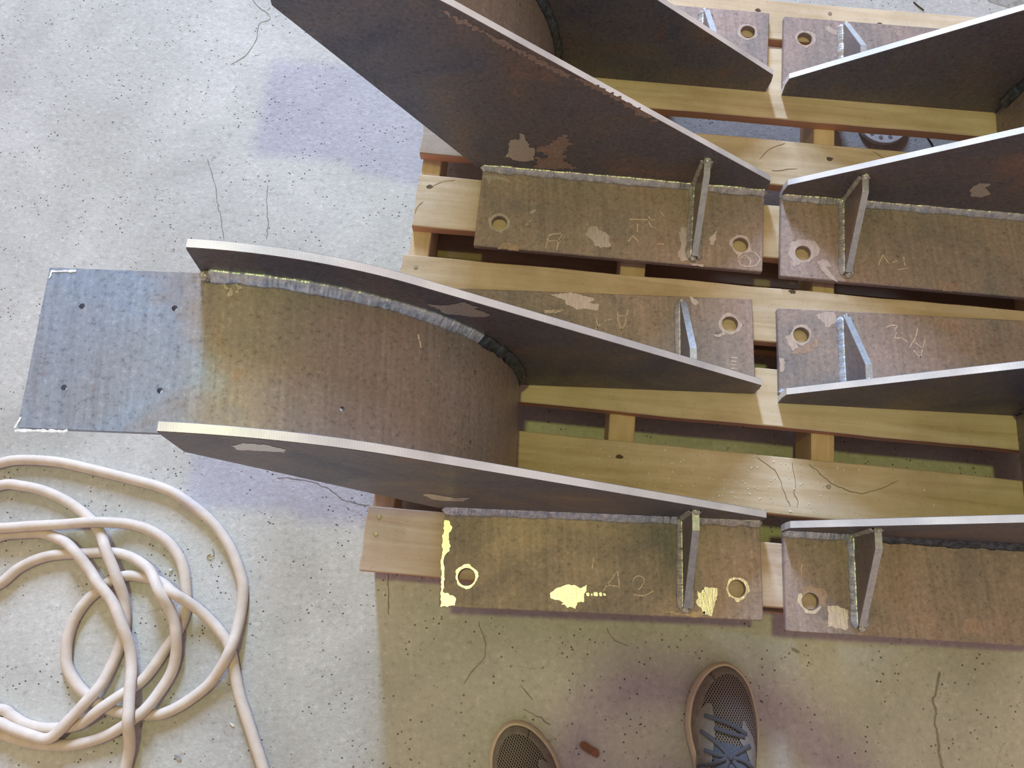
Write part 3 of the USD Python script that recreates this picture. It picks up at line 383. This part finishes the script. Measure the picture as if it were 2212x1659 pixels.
MATOF = {'ground_patch': 'ground_metal', 'rust_patch': 'rusty_patch', 'chalk_mark': 'chalk', 'chalk_line': 'white_chalk'}
LAB = {'ground_patch': 'bright ground patch', 'rust_patch': 'pinkish scraped patch', 'chalk_mark': 'pale scratched chalk mark', 'chalk_line': 'white chalk line'}
def ann(x, y, sg, seed):                                             # bared metal around a drilled hole
    n = 48; a = np.linspace(0, 2 * np.pi, n, endpoint=False); k = fbm(np.c_[np.cos(a) * 2, np.sin(a) * 2, np.full(n, seed * 3.)], 4, seed)
    ro = HR + .0012 + .0062 * np.clip(k * 1.5 - .15, .25, 1); V = np.vstack([np.c_[x + (HR + .0007) * np.cos(a), y + (HR + .0007) * np.sin(a)], np.c_[x + ro * np.cos(a), y + ro * np.sin(a)]])
    V = np.c_[V, np.full(2 * n, TF + .0002)]; i = np.arange(n); j = (i + 1) % n
    return tm(V, np.vstack([np.c_[i, n + i, n + j], np.c_[i, n + j, j]]))
POSES = {'A': (.4693, .8566, 3.013), 'B': (.3946, .2801, 3.0728), 'C': (.4973, .8479, -.1238), 'D': (.4314, .2634, -.0838)}
LABELS = {'A': 'welded steel bracket at the back left, letter A scratched on its near flange', 'B': 'front left welded steel bracket, its curved plate reaching over the floor by the cable',
          'C': 'welded steel bracket at the back right corner, above the slat gap with the round washer', 'D': 'welded steel bracket at the front right, nearest the right shoe'}
WELDS = {'A': ('weld_grey', 'weld_grey'), 'B': ('weld_blue', 'weld_grey'), 'C': ('weld_grey', 'weld_grey'), 'D': ('weld_dark', 'weld_blue')}
for bi, b in enumerate('BADC'):
    x, y, th = POSES[b]
    t = thing('steel_bracket', LABELS[b], 'bracket', (x, y, PZ + .0004), th, 'welded steel brackets on the pallet')
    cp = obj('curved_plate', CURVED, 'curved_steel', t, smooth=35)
    parents = {'cp': cp}; ug = .119 if b in 'AB' else .113
    wA, wB = WELDS[b]
    for sg in (1, -1):
        sp = obj('side_plate', side(sg), 'side_steel', t); fl = obj('base_flange', flange(sg), 'flange_steel', t)
        parents['so+' if sg > 0 else 'so-'] = sp; parents['si+' if sg > 0 else 'si-'] = sp; parents['f+' if sg > 0 else 'f-'] = fl
        gs = obj('gusset', gusset(sg, ug), 'gusset_steel', t)
        # bright cut rim of the gusset along its slope
        e = np.array([(O, .1022), (O + .030, .1022), (O + .1392, TF + .010)]); rim = []
        V = np.vstack([np.c_[np.full(3, ug - .0053), sg * e[:, 0], e[:, 1] + .0003], np.c_[np.full(3, ug + .0053), sg * e[:, 0], e[:, 1] + .0003]])
        rm = tm(V, [(0, 3, 4), (0, 4, 1), (1, 4, 5), (1, 5, 2)]); 
        if rm.face_normals[:, 2].mean() < 0: rm.invert()
        obj('cut_edge', rm, 'cut_edge_metal', gs)
        n1, n2 = np.array([0, sg, 0.]), np.array([0, 0, 1.])
        big = {'B': .0128, 'A': .0125, 'C': .0118, 'D': .0120}[b]
        obj('weld_bead', bead([(.003, sg * O, TF), (ug - .012, sg * O, TF)], big * .95, n1, n2, bi * 7 + sg + 2), wB, t, smooth=60)
        obj('weld_bead', bead([(ug + .013, sg * O, TF), (.30, sg * O, TF), (.498, sg * O, TF)], big, n1, n2, bi * 7 + sg + 3), wA, t, smooth=60)
        for du in (-1, 1):
            obj('weld_bead', bead([(ug + du * .0056, sg * (O + .006), TF), (ug + du * .0056, sg * (O + .137), TF)], .0098, np.array([du, 0., 0]), n2, bi * 7 + sg + du + 9), 'weld_grey' if b != 'D' else 'weld_blue', t, smooth=60)
            obj('weld_bead', bead([(ug + du * .0056, sg * O, TF + .008), (ug + du * .0056, sg * O, .098)], .0068, np.array([du, 0., 0]), n1, bi * 7 + sg + du + 15), 'weld_grey', t, smooth=60)
        for pc, pr2 in (((ug, sg * (O + .001), .102), .0085), ((ug + .002, sg * (O + .141), TF + .003), .0075), ((ug - .009, sg * (O + .004), TF + .003), .0085)): obj('weld_end', splat(pc, pr2, n1, n2, bi + 3 + pr2), 'weld_grey', t, smooth=60)
        # long weld between the curved plate and the inner face of the side plate
        cc = curve_pts(RC)[1:]; cc = cc[cc[:, 0] < .772]; P = np.c_[cc[:, 0], np.full(len(cc), sg * (G / 2 - .0015)), cc[:, 1]]
        d = np.c_[cc[:, 0] - CX, np.zeros(len(cc)), cc[:, 1] - CZ]; d /= np.linalg.norm(d, axis=1)[:, None]
        Pn = resample(np.c_[P, d], .0011); 
        kx = max(2, int(len(cc) * .36)); 
        if b == 'B': segs = [(0, kx + 1, 'weld_dark'), (kx, len(cc), 'weld_blue')]
        else: segs = [(0, len(cc), 'weld_dark')]
        for i0, i1, wm in segs:
            Q = P[i0:i1]; dd = d[i0:i1]; L = np.r_[0, np.cumsum(np.linalg.norm(np.diff(Q, axis=0), axis=1))]; q = resample(Q, .0011); ss = np.linspace(0, L[-1], len(q)); dn = np.stack([np.interp(ss, L, dd[:, k]) for k in range(3)], 1)
            obj('weld_bead', bead(Q, .0140, np.array([0, -sg, 0.]), dn, bi * 5 + sg + 30 + i0), wm, t, smooth=60)
        obj('weld_end', splat((.766, sg * (G / 2 - .006), CZ + RC + .003), .0095, n1, n2, bi + 40), 'weld_grey', t, smooth=60)
        for hi, (a_, b_) in enumerate(HOLES): obj('ground_patch', ann(a_, sg * (O + b_), sg, bi * 4 + hi + (sg > 0) * 2 + 1), 'ground_metal', fl, label='bared metal ring around the bolt hole')
    for mb, su, kind, pts in MARKS:
        if mb != b: continue
        v2 = np.array(pts)
        P = stroke_poly(v2, .0017 if kind == 'chalk_mark' else .003) if kind.startswith('chalk') else patch_poly(v2, 1, amp=.0012 if su[0] == 'f' else .0016)
        if su == 'so+' and b == 'A' and kind == 'rust_patch': P = patch_poly(v2, 1, amp=.004)
        if su[0] == 'f':
            for a_, b_ in HOLES: P = P.difference(Point(a_, (1 if su == 'f+' else -1) * (O + b_)).buffer(HR + .001))
            P = max(getattr(P, 'geoms', [P]), key=lambda g: g.area)
        v, f = flat_mesh(P)
        if su == 'cp': v = v
        m = tm(SURF[su](v), f)
        if (m.face_normals @ np.array(NRM[su])).mean() < 0: m.invert()
        obj(kind, m, MATOF[kind], parents[su], label=LAB[kind])

# ---------------------------------------------------------------- cable
CB = json.loads('''{"S1":[[-0.9167,0.3252],[-0.8727,0.3295],[-0.8116,0.3232],[-0.7505,0.3081],[-0.6897,0.2915],[-0.6282,0.2733],[-0.5898,0.2542],[-0.5381,0.2146],[-0.5012,0.1696],[-0.4773,0.1185],[-0.4706,0.085],[-0.4749,0.0265],[-0.4856,-0.0152],[-0.5132,-0.055],[-0.5473,-0.0825],[-0.5819,-0.1011],[-0.6104,-0.1061],[-0.6521,-0.1014],[-0.6731,-0.098],[-0.6946,-0.0896],[-0.7168,-0.0753],[-0.7398,-0.055],[-0.7572,-0.0304],[-0.7628,-0.0088],[-0.7632,0.0219],[-0.7544,0.0549],[-0.7368,0.082],[-0.7173,0.0992],[-0.6982,0.1142],[-0.6718,0.1213],[-0.6468,0.1183],[-0.6241,0.1131],[-0.6027,0.104],[-0.58,0.0887],[-0.5499,0.0671],[-0.5196,0.0389],[-0.4959,0.0112],[-0.4843,-0.0122],[-0.4781,-0.0368],[-0.4671,-0.078],[-0.4518,-0.1172],[-0.4377,-0.1524],[-0.4237,-0.187],[-0.4115,-0.2198],[-0.3922,-0.2814]],"P1":[2,2,2,2,2,2,2,2,2,2,2,2,2,2,2,2,1,1,1,1,1,1,1,1,1,1,1,1,1,1,1,1,1,4,4,4,0,0,0,0,0,0,0,0,0],"S2":[[-0.9113,0.2851],[-0.8741,0.2825],[-0.8361,0.2732],[-0.7964,0.2557],[-0.7648,0.2353],[-0.7443,0.2185],[-0.7277,0.1996],[-0.7134,0.1776],[-0.6994,0.1503],[-0.6844,0.1201],[-0.6734,0.088],[-0.6689,0.058],[-0.6689,0.033],[-0.6735,0.0083],[-0.6828,-0.0234],[-0.6977,-0.0598],[-0.7179,-0.0868],[-0.7396,-0.1114],[-0.7566,-0.1295],[-0.7723,-0.1376],[-0.7933,-0.1335],[-0.8362,-0.119],[-0.8579,-0.1106]],"S3":[[-0.9008,0.2074],[-0.8428,0.2091],[-0.784,0.2115],[-0.7331,0.2126],[-0.6819,0.2104],[-0.6445,0.1997],[-0.6132,0.1821],[-0.5894,0.1568],[-0.5761,0.1297],[-0.5698,0.0992],[-0.5672,0.0768],[-0.5685,0.0524],[-0.5768,0.0276],[-0.5928,0.0032],[-0.6126,-0.0289],[-0.6335,-0.0541],[-0.6631,-0.0745],[-0.6838,-0.0898],[-0.7052,-0.1051],[-0.729,-0.1181],[-0.7574,-0.1224],[-0.784,-0.1224],[-0.8161,-0.1159],[-0.8423,-0.1016],[-0.8606,-0.0911]],"S4":[[-0.8992,0.1953],[-0.8633,0.1984],[-0.8342,0.1984],[-0.8118,0.193],[-0.7804,0.1794],[-0.7565,0.1597],[-0.7354,0.1347],[-0.717,0.1116],[-0.7,0.0934],[-0.6847,0.0745],[-0.6702,0.0467],[-0.656,0.0124],[-0.6467,-0.0288],[-0.6398,-0.0772],[-0.6354,-0.109],[-0.637,-0.1488],[-0.6443,-0.1829],[-0.6484,-0.2105],[-0.651,-0.275]],"S5":[[-0.8884,0.1154],[-0.8627,0.1381],[-0.8288,0.1545],[-0.7927,0.1607],[-0.7494,0.1611],[-0.7206,0.1619],[-0.6915,0.1596],[-0.6617,0.1493],[-0.6312,0.1304],[-0.6161,0.1129],[-0.5972,0.0853],[-0.5831,0.0581],[-0.5754,0.0306],[-0.5743,-0.0032],[-0.5816,-0.0378],[-0.599,-0.0703],[-0.6173,-0.0973],[-0.6423,-0.116],[-0.6793,-0.135],[-0.7197,-0.1467],[-0.7604,-0.1492],[-0.8018,-0.1446],[-0.8339,-0.1368],[-0.8553,-0.1299]]}''')
RCAB = .0092
def cable():
    segs = []
    def S(k, pr): return [(p[0], p[1], q) for p, q in zip(CB[k], pr)]
    s1 = S('S1', CB['P1'])[::-1]                                      # from the floor exit back to the outer loop's left end
    s2 = S('S2', [4.0] * len(CB['S2'])); s3 = S('S3', [7 if i < 8 else 3 for i in range(len(CB['S3']))]); s4 = S('S4', [6.0] * len(CB['S4'])); s5 = S('S5', [3.5] * len(CB['S5']))
    def arc(p, q, k, pr, n=7):                                        # bulge to the left outside the picture
        p, q = np.array(p[:2]), np.array(q[:2]); c = (p + q) / 2; r = np.linalg.norm(p - q) / 2; a0 = math.atan2(*(p - c)[::-1])
        out = []
        for t in np.linspace(0, math.pi, n + 2)[1:-1]:
            v = np.array([math.cos(a0 + t), math.sin(a0 + t)]) * r
            if k != 1: v = np.array([v[0] * k, v[1]])
            out.append((*(c + v), pr))
        return out
    path = s1 + arc(s1[-1], s5[-1], .9, 2) + s5[::-1] + arc(s5[0], s2[-1], .8, 3) + s2[::-1] + arc(s2[0], s3[-1], .85, 4) + s3[::-1]
    e, g = np.array(s3[0][:2]), np.array(s4[0][:2])
    path += [(e[0] - .07, e[1] + .01, 7), (e[0] - .16, e[1] + .05, 7), (e[0] - .22, e[1] - .01, 6), (e[0] - .17, e[1] - .065, 6), (e[0] - .08, e[1] - .04, 6)] + s4
    p = np.array(path); p[:, 2] *= 1e-4; q = resample(spline(p, 8), .004); xy, pr = q[:, :2], q[:, 2] * 1e4; n = len(q)
    z = np.full(n, RCAB); D = np.linalg.norm(xy[:, None] - xy[None], axis=2); far = np.abs(np.arange(n)[:, None] - np.arange(n)[None]) > 12
    ii, jj = np.nonzero((D < 2 * RCAB) & far & (pr[:, None] > pr[None] + .2))
    ker = np.exp(-np.linspace(-2, 2, 13) ** 2); ker /= ker.sum()
    for it in range(6):
        need = np.full(n, RCAB); np.maximum.at(need, ii, np.minimum(z[jj], RCAB * 4.2) + np.sqrt(np.maximum((2 * RCAB) ** 2 - D[ii, jj] ** 2, 0)) * .96)
        z = need
        for _ in range(14): z = np.maximum(need, np.convolve(np.pad(z, 6, 'edge'), ker, 'valid'))
    z = np.convolve(np.pad(z, 3, 'edge'), np.ones(7) / 7, 'valid')
    return tube(np.c_[xy, z], RCAB, 16)
obj('cable', cable(), 'cable_rubber', smooth=True, label='dusty beige rubber cable lying in loose loops on the concrete floor', cat='cable')

# ---------------------------------------------------------------- small things on the floor
ringm = trimesh.creation.revolve(np.array([(.0262, 0), (.050, 0), (.0505, .001), (.0505, .0095), (.0495, .0105), (.027, .0105), (.0262, .0097), (.0262, 0)]), sections=72)
rf = thing('ring_flange', 'round grey steel washer ring lying on the floor below the pallet gap', 'washer', (.752, .971, 0))
obj('ring_body', ringm, 'galvanised', rf, smooth=30)
for k in range(6):
    an = math.radians(200 + 28 * k); obj('bolt_mark', xf(plate(circ(0, 0, .0042, 16), h=.0004, ch=.0001), np.eye(3), (.0385 * math.cos(an), .0385 * math.sin(an), .0105)), 'dark_wire' if k == 0 else 'stain', rf)
ch = spline([(-.0165, -.001), (-.013, .0052), (0, .0048), (.012, .005), (.0165, .001), (.015, -.0045), (.004, -.0052), (-.01, -.005)], 5, True)
obj('wood_chip', xf(plate(ch, h=.004, ch=.0012), [(math.cos(-.55), math.sin(-.55), 0), (-math.sin(-.55), math.cos(-.55), 0), (0, 0, 1)], (.111, -.1775, .0005)), 'chip_brown', label='small brown wood chip on the floor between the two shoes', cat='wood chip')
cu = spline([(-.5339, .1551, .0012), (-.5395, .1515, .0012), (-.5375, .150, .0025), (-.531, .1505, .003), (-.5275, .154, .0025), (-.529, .160, .0015), (-.5313, .1646, .0012)], 6)
obj('wire_curl', tube(cu, .0009, 8), 'brass_wire', smooth=True, label='tiny curled wire offcut on the floor inside the outer cable loop', cat='wire')
pb = trimesh.creation.icosphere(2, .0035); pb.vertices *= (1, .8, .7); pb.apply_translation((-.6005, .1291, .0022)); obj('pebble', pb, 'pebble_white', label='tiny white pebble on the floor between the cable loops', cat='pebble')
obj('steel_rod', tube([(.8382, .9389, .0016), (.8430, .928, .0016), (.8475, .9157, .0016)], .0014, 8), 'dark_wire', smooth=True, label='thin dark steel rod on the floor to the right of the washer ring', cat='rod')
obj('steel_rod', tube([(.8606, 1.2562, .0016), (.868, 1.246, .0016), (.8786, 1.235, .0016)], .0012, 8), 'dark_wire', smooth=True, label='thin dark rod on the bright floor beyond the top edge of the pallet', cat='rod')
for k, (px, py, r, lb) in enumerate([(.4657, -.0317, .0045, 'small dull splinter on the shaded floor just above the right shoe'), (-.4785, -.1249, .003, 'tiny pale metal shaving on the floor left of the cable tail'), (-.5645, -.174, .0045, 'small grey shard on the floor between the two cable tails')]):
    q = spline([(-r * 1.6, 0), (0, r * .45), (r * 1.5, r * .2), (r * .6, -r * .5)], 4, True)
    obj('shard', xf(plate(q, h=.0016, ch=.0005), [(math.cos(-.6), math.sin(-.6), 0), (-math.sin(-.6), math.cos(-.6), 0), (0, 0, 1)], (px, py, .0003)), ['stain', 'pebble_white', 'stain'][k], label=lb, cat='shard')

# ---------------------------------------------------------------- the person (only the shoe tips are in the picture)
person = thing('person', 'person standing at the lower edge in worn grey mesh trainers', 'person', (0, 0, 0))
SOLE = [(.002, 0), (.028, -.010), (.048, -.038), (.0575, -.082), (.058, -.115), (.051, -.16), (.044, -.2), (.043, -.25), (.030, -.292), (0, -.303), (-.030, -.292), (-.042, -.25), (-.041, -.2), (-.047, -.16), (-.057, -.118), (-.0585, -.088), (-.050, -.050), (-.027, -.014)]
def shoe(pos, rz, mirror):
    sx = -1 if mirror else 1
    x = UsdGeom.Xform.Define(stage, numbered('/World/person/shoe')); x.AddTranslateOp().Set(Gf.Vec3d(*pos)); x.AddRotateZOp().Set(math.degrees(rz))
    sh = x.GetPrim()
    def fin(m):
        if mirror: m = m.copy(); m.vertices = m.vertices * [-1, 1, 1]; m.invert()
        return m
    ol = spline(SOLE[::-1], 9, True)
    # midsole: stack of outlines, flared and rounded, toe sprung
    n = len(ol); zs = [(.004, -.003), (.008, -.001), (.018, .0005), (.028, -.0005), (.034, -.003), (.0355, -.006)]; V = []
    spring = np.clip((ol[:, 1] + .07) / .07, 0, 1) ** 2 * .008
    for z, d in zs: V.append(np.c_[ring_off(ol, -d), z + spring])
    V = np.vstack(V); i = np.arange(n); j = (i + 1) % n; F = []
    for k in range(len(zs) - 1): F += [np.c_[k * n + i, k * n + j, (k + 1) * n + j], np.c_[k * n + i, (k + 1) * n + j, (k + 1) * n + i]]
    from mapbox_earcut import triangulate_float64
    t = triangulate_float64(ol, np.array([n], np.uint32)).reshape(-1, 3); F += [t[:, ::-1], t + (len(zs) - 1) * n]
    m = tm(V, np.vstack(F)); m.fix_normals(); obj('midsole', fin(m), 'midsole_foam', sh, smooth=40)
    V2 = np.vstack([np.c_[ring_off(ol, .004), .0 + spring * .9], np.c_[ring_off(ol, .002), .0045 + spring]]); F2 = [np.c_[i, j, n + j], np.c_[i, n + j, n + i], t[:, ::-1], t + n]
    m = tm(V2, np.vstack(F2)); m.fix_normals(); obj('outsole', fin(m), 'outsole_rubber', sh, smooth=40)
    # upper: from the outline towards a spine, domed
    uo = ring_off(ol, .0055); sp_ = np.c_[np.zeros(n), np.clip(uo[:, 1], -.262, -.058)]
    Hs = lambda y: np.interp(y, [-.27, -.22, -.18, -.15, -.12, -.09, -.058], [.118, .128, .122, .107, .091, .079, .069])
    def surf(t_, idx, off=0.0):
        e = uo[idx] * (1 - t_)[:, None] + sp_[idx] * t_[:, None]
        d = (1 - (1 - np.clip(t_, 0, 1)) ** 2.3) ** (1 / 1.7); zb = .032 + spring[idx]
        return np.c_[e, zb + (Hs(sp_[idx, 1]) - zb) * d + off]
    T = np.linspace(0, 1, 26); V = np.vstack([surf(np.full(n, tt), np.arange(n)) for tt in T]); F = []
    for k in range(len(T) - 1): F += [np.c_[k * n + i, k * n + j, (k + 1) * n + j], np.c_[k * n + i, (k + 1) * n + j, (k + 1) * n + i]]
    m = tm(V, np.vstack(F))
    if m.face_normals[:, 2].mean() < 0: m.invert()
    obj('mesh_upper', fin(m), 'shoe_mesh', sh, smooth=True)
    zi = LinearNDInterpolator(V[:, :2], V[:, 2])
    def surfz(p): z = zi(p); return np.where(np.isnan(z), .04, z)
    # toe rand: band of suede round the toe, wide at the inner front, running back along both sides
    bw = np.interp(uo[:, 1], [-.14, -.10, -.05, 0], [.10, .15, .24, .25]) * (.93 - .15 * np.tanh(uo[:, 0] / .022))
    keep = uo[:, 1] > -.145; idx = np.arange(n)[keep]; order = np.argsort(np.unwrap(np.arctan2(uo[idx, 0], uo[idx, 1] + .09))); idx = idx[order]; kk = len(idx); R = 8; V3, F3 = [], []
    for r in range(R + 1): V3.append(surf(bw[idx] * r / R, idx, .0018 if 0 < r < R else .0002))
    ii = np.arange(kk - 1)
    for r in range(R): F3 += [np.c_[r * kk + ii, r * kk + ii + 1, (r + 1) * kk + ii + 1], np.c_[r * kk + ii, (r + 1) * kk + ii + 1, (r + 1) * kk + ii]]
    m = tm(np.vstack(V3), np.vstack(F3))
    if m.face_normals[:, 2].mean() < 0: m.invert()
    obj('toe_cap', fin(m), 'suede', sh, smooth=True)
    def overlay(poly, off, step=.003):
        P = Polygon(spline(poly, 5, True)).buffer(0); P = P.buffer(.001).buffer(-.001)
        ring = resample(np.array(P.exterior.coords)[:-1], step, True); PP = Polygon(ring).buffer(0)
        x0, y0, x1, y1 = PP.bounds; gx, gy = np.meshgrid(np.arange(x0, x1, step), np.arange(y0, y1, step)); g = np.c_[gx.ravel(), gy.ravel()]; inn = PP.buffer(-step * .5)
        g = g[[inn.contains(Point(*q)) for q in g]]; pts = np.vstack([ring, g])
        from scipy.spatial import Delaunay
        d = Delaunay(pts); f = d.simplices; c = pts[f].mean(1); f = f[[PP.contains(Point(*q)) for q in c]]
        nr = len(ring); z = surfz(pts); top = np.c_[pts, z + off]; bot = np.c_[ring, surfz(ring) - .001]
        V = np.vstack([top, bot]); a = np.arange(nr); b_ = (a + 1) % nr
        m = tm(V, np.vstack([f, np.c_[a, b_, len(pts) + b_], np.c_[a, len(pts) + b_, len(pts) + a]]))
        if m.face_normals[:len(f), 2].mean() < 0: m.invert()
        return fin(m)
    obj('tongue', overlay([(-.024, -.118), (.011, -.124), (.022, -.14), (.024, -.185), (-.026, -.185), (-.029, -.14)], .0015), 'tongue_blue', sh)
    obj('eyestay', overlay([(-.026, -.062), (-.024, -.080), (-.024, -.102), (-.030, -.135), (-.036, -.175), (-.046, -.175), (-.046, -.12), (-.049, -.095), (-.039, -.070)], .0028), 'eyestay_grey', sh)
    obj('eyestay', overlay([(.022, -.086), (.016, -.104), (.012, -.114), (.022, -.135), (.030, -.175), (.041, -.175), (.041, -.14), (.036, -.112), (.027, -.094)], .0028), 'eyestay_grey', sh)
    for q in ([(-.037, -.081), (.0, -.092), (.024, -.106)], [(.020, -.110), (-.004, -.104), (-.025, -.098)], [(-.044, -.104), (-.022, -.120), (-.007, -.137)], [(.028, -.122), (.012, -.128), (-.007, -.137)], [(-.040, -.132), (-.02, -.136), (.0, -.138)],
              [(-.007, -.137), (-.026, -.146), (-.044, -.160), (-.036, -.168), (-.012, -.146)], [(-.005, -.138), (.014, -.142), (.030, -.158), (.024, -.168), (.0, -.146)], [(-.006, -.139), (.006, -.155), (.012, -.175)], [(-.008, -.139), (-.018, -.158), (-.022, -.178)]):
        p = resample(spline(np.array(q), 6), .003); m_ = len(p); lift = .0042 + .003 * np.sin(np.linspace(0, np.pi, m_)) * (len(q) > 3)
        obj('lace', fin(tube(np.c_[p, surfz(p) + lift], .0034, 10, flat=.42)), 'lace_blue', sh, smooth=True)
    kn = splat((-.007, -.137, float(surfz(np.array([[-.007, -.137]]))[0]) + .006), .0065, 0, 0, 3); obj('lace_knot', fin(kn), 'lace_blue', sh, smooth=True)
    a = np.linspace(0, 2 * np.pi, 40); cl = np.c_[.036 * np.cos(a) * .95, -.215 + .055 * np.sin(a)]
    obj('collar_lining', fin(tube(np.c_[cl, surfz(cl) * .25 + .096], .0065, 10)), 'lining_pink', sh, smooth=True, label='salmon pink collar lining')
    return sh
shoe((.332, -.046, 0), math.radians(-3), False)
shoe((-.012, -.128, 0), math.radians(11), True)
def hull_chain(js):                                                  # list of ((p, r), (q, r)) bones -> one manifold
    parts = []
    def ball(p, r): return manifold3d.Manifold.sphere(r, 20).translate([float(c) for c in p])
    for (p, r), (q, s) in js: parts.append(manifold3d.Manifold.batch_hull([ball(p, r), ball(q, s)]))
    return manifold3d.Manifold.batch_boolean(parts, manifold3d.OpType.Add)
def skin(man, step=.018, it=12):
    k = man.refine_to_length(step).to_mesh(); m = tm(k.vert_properties[:, :3], k.tri_verts); m.merge_vertices(); trimesh.smoothing.filter_taubin(m, iterations=it); return m
J = {'pel': (.16, -.46, .93), 'bel': (.155, -.40, 1.12), 'che': (.145, -.31, 1.31), 'nek': (.11, -.21, 1.47), 'hd': (.07, -.135, 1.63),
     'sl': (-.03, -.29, 1.40), 'sr': (.31, -.29, 1.40), 'el': (-.12, -.30, 1.14), 'er': (.42, -.25, 1.16), 'wl': (-.06, -.085, 1.545), 'wr': (.265, -.05, 1.52),
     'hl': (.07, -.46, .90), 'hr': (.25, -.46, .90), 'kl': (.01, -.43, .50), 'kr': (.31, -.38, .50), 'al': (-.035, -.385, .11), 'ar': (.335, -.295, .11)}
def bone(a, ra, b, rb): return ((J[a], ra), (J[b], rb))
TORSO = [((J['pel'], .115), (J['bel'], .11)), ((J['bel'], .11), (J['che'], .12)), ((J['hl'], .10), (J['hr'], .10)), ((J['sl'], .062), (J['sr'], .062)), ((J['sl'], .062), (J['che'], .11)), ((J['sr'], .062), (J['che'], .11)), ((J['che'], .09), (J['nek'], .055))]
ARMS = [bone('sl', .058, 'el', .044), bone('el', .043, 'wl', .028), bone('sr', .058, 'er', .044), bone('er', .043, 'wr', .028)]
LEGS = [bone('hl', .098, 'kl', .060), bone('kl', .060, 'al', .042), bone('hr', .098, 'kr', .060), bone('kr', .060, 'ar', .042), ((J['al'], .04), ((-.03, -.34, .085), .03)), ((J['ar'], .04), ((.335, -.25, .085), .03))]
HEAD = [((.07, -.135, 1.66), .083), ((.065, -.115, 1.615), .070)], [((.065, -.105, 1.60), .062), ((.075, -.085, 1.575), .040)], [((.07, -.135, 1.66), .083), ((.08, -.165, 1.665), .080)], [((.075, -.16, 1.58), .052), ((.11, -.21, 1.47), .054)], [((.067, -.05, 1.615), .011), ((.067, -.038, 1.60), .013)]
HEAD = [(a, b) for a, b in HEAD] + [(((.152, -.14, 1.63), .012), ((.15, -.145, 1.655), .016)), (((-.014, -.14, 1.63), .012), ((-.012, -.145, 1.655), .016))]
HANDS = []
for w, palm, fx, sg in (('wr', (.205, -.015, 1.553), .165, -1), ('wl', (-.045, -.055, 1.585), -.022, 1)):
    HANDS += [((J[w], .026), (palm, .026)), ((J[w], .026), ((palm[0], palm[1] + .03, palm[2] + .008), .022))]
    for k in range(4):
        b0 = np.array(palm) + [0.0, -.012 + .019 * k, .004 * k]; b1 = b0 + [sg * .026, .008, .018]; b2 = b1 + [sg * (.018 + .003 * (k % 2)), .004, .004]
        HANDS += [((b0, .011), (b1, .0092)), ((b1, .0092), (b2, .0082))]
    th0 = np.array(palm) + [0, -.026, -.006]; th1 = th0 + [sg * .022, -.006, .022]; HANDS += [((th0, .013), (th1, .0105)), ((th1, .0105), (th1 + [sg * .018, .01, .010], .009))]
body = skin(hull_chain(TORSO + ARMS + LEGS + HEAD + HANDS), .014, 8)
obj('body', body, 'skin', person, smooth=True, label='head, hands and body')
def inflate(js, d): return [((p, r + d), (q, s + d)) for (p, r), (q, s) in js]
obj('trousers', skin(hull_chain(inflate(LEGS[:4] + TORSO[:1] + [TORSO[2]], .012)), .02), 'denim', person, smooth=True)
fore = [(J['sl'], .058), (J['el'], .044)]
obj('jacket', skin(hull_chain(inflate(TORSO[1:2] + TORSO[3:6] + [bone('sl', .058, 'el', .044), bone('sr', .058, 'er', .044), ((J['el'], .043), (tuple(np.array(J['el']) * .25 + np.array(J['wl']) * .75), .032)), ((J['er'], .043), (tuple(np.array(J['er']) * .25 + np.array(J['wr']) * .75), .032))], .011)), .02), 'jacket_cloth', person, smooth=True)
obj('hair', skin(hull_chain([(((.073, -.14, 1.672), .0875), ((.083, -.172, 1.665), .0865))]), .014, 4), 'hair', person, smooth=True)
ph = plate(rrect(-.012, .148, -.014, .062, .009), h=.008, ch=.0015, both=True)
T = np.eye(4); T[:3, 0], T[:3, 1], T[:3, 2], T[:3, 3] = rt, up, -fw, np.array([0, 0, CAM_H]) - fw * .004
ph.apply_transform(T)
obj('phone', ph, 'phone_shell', label='dark phone held level in both hands above the floor by the person', cat='phone')
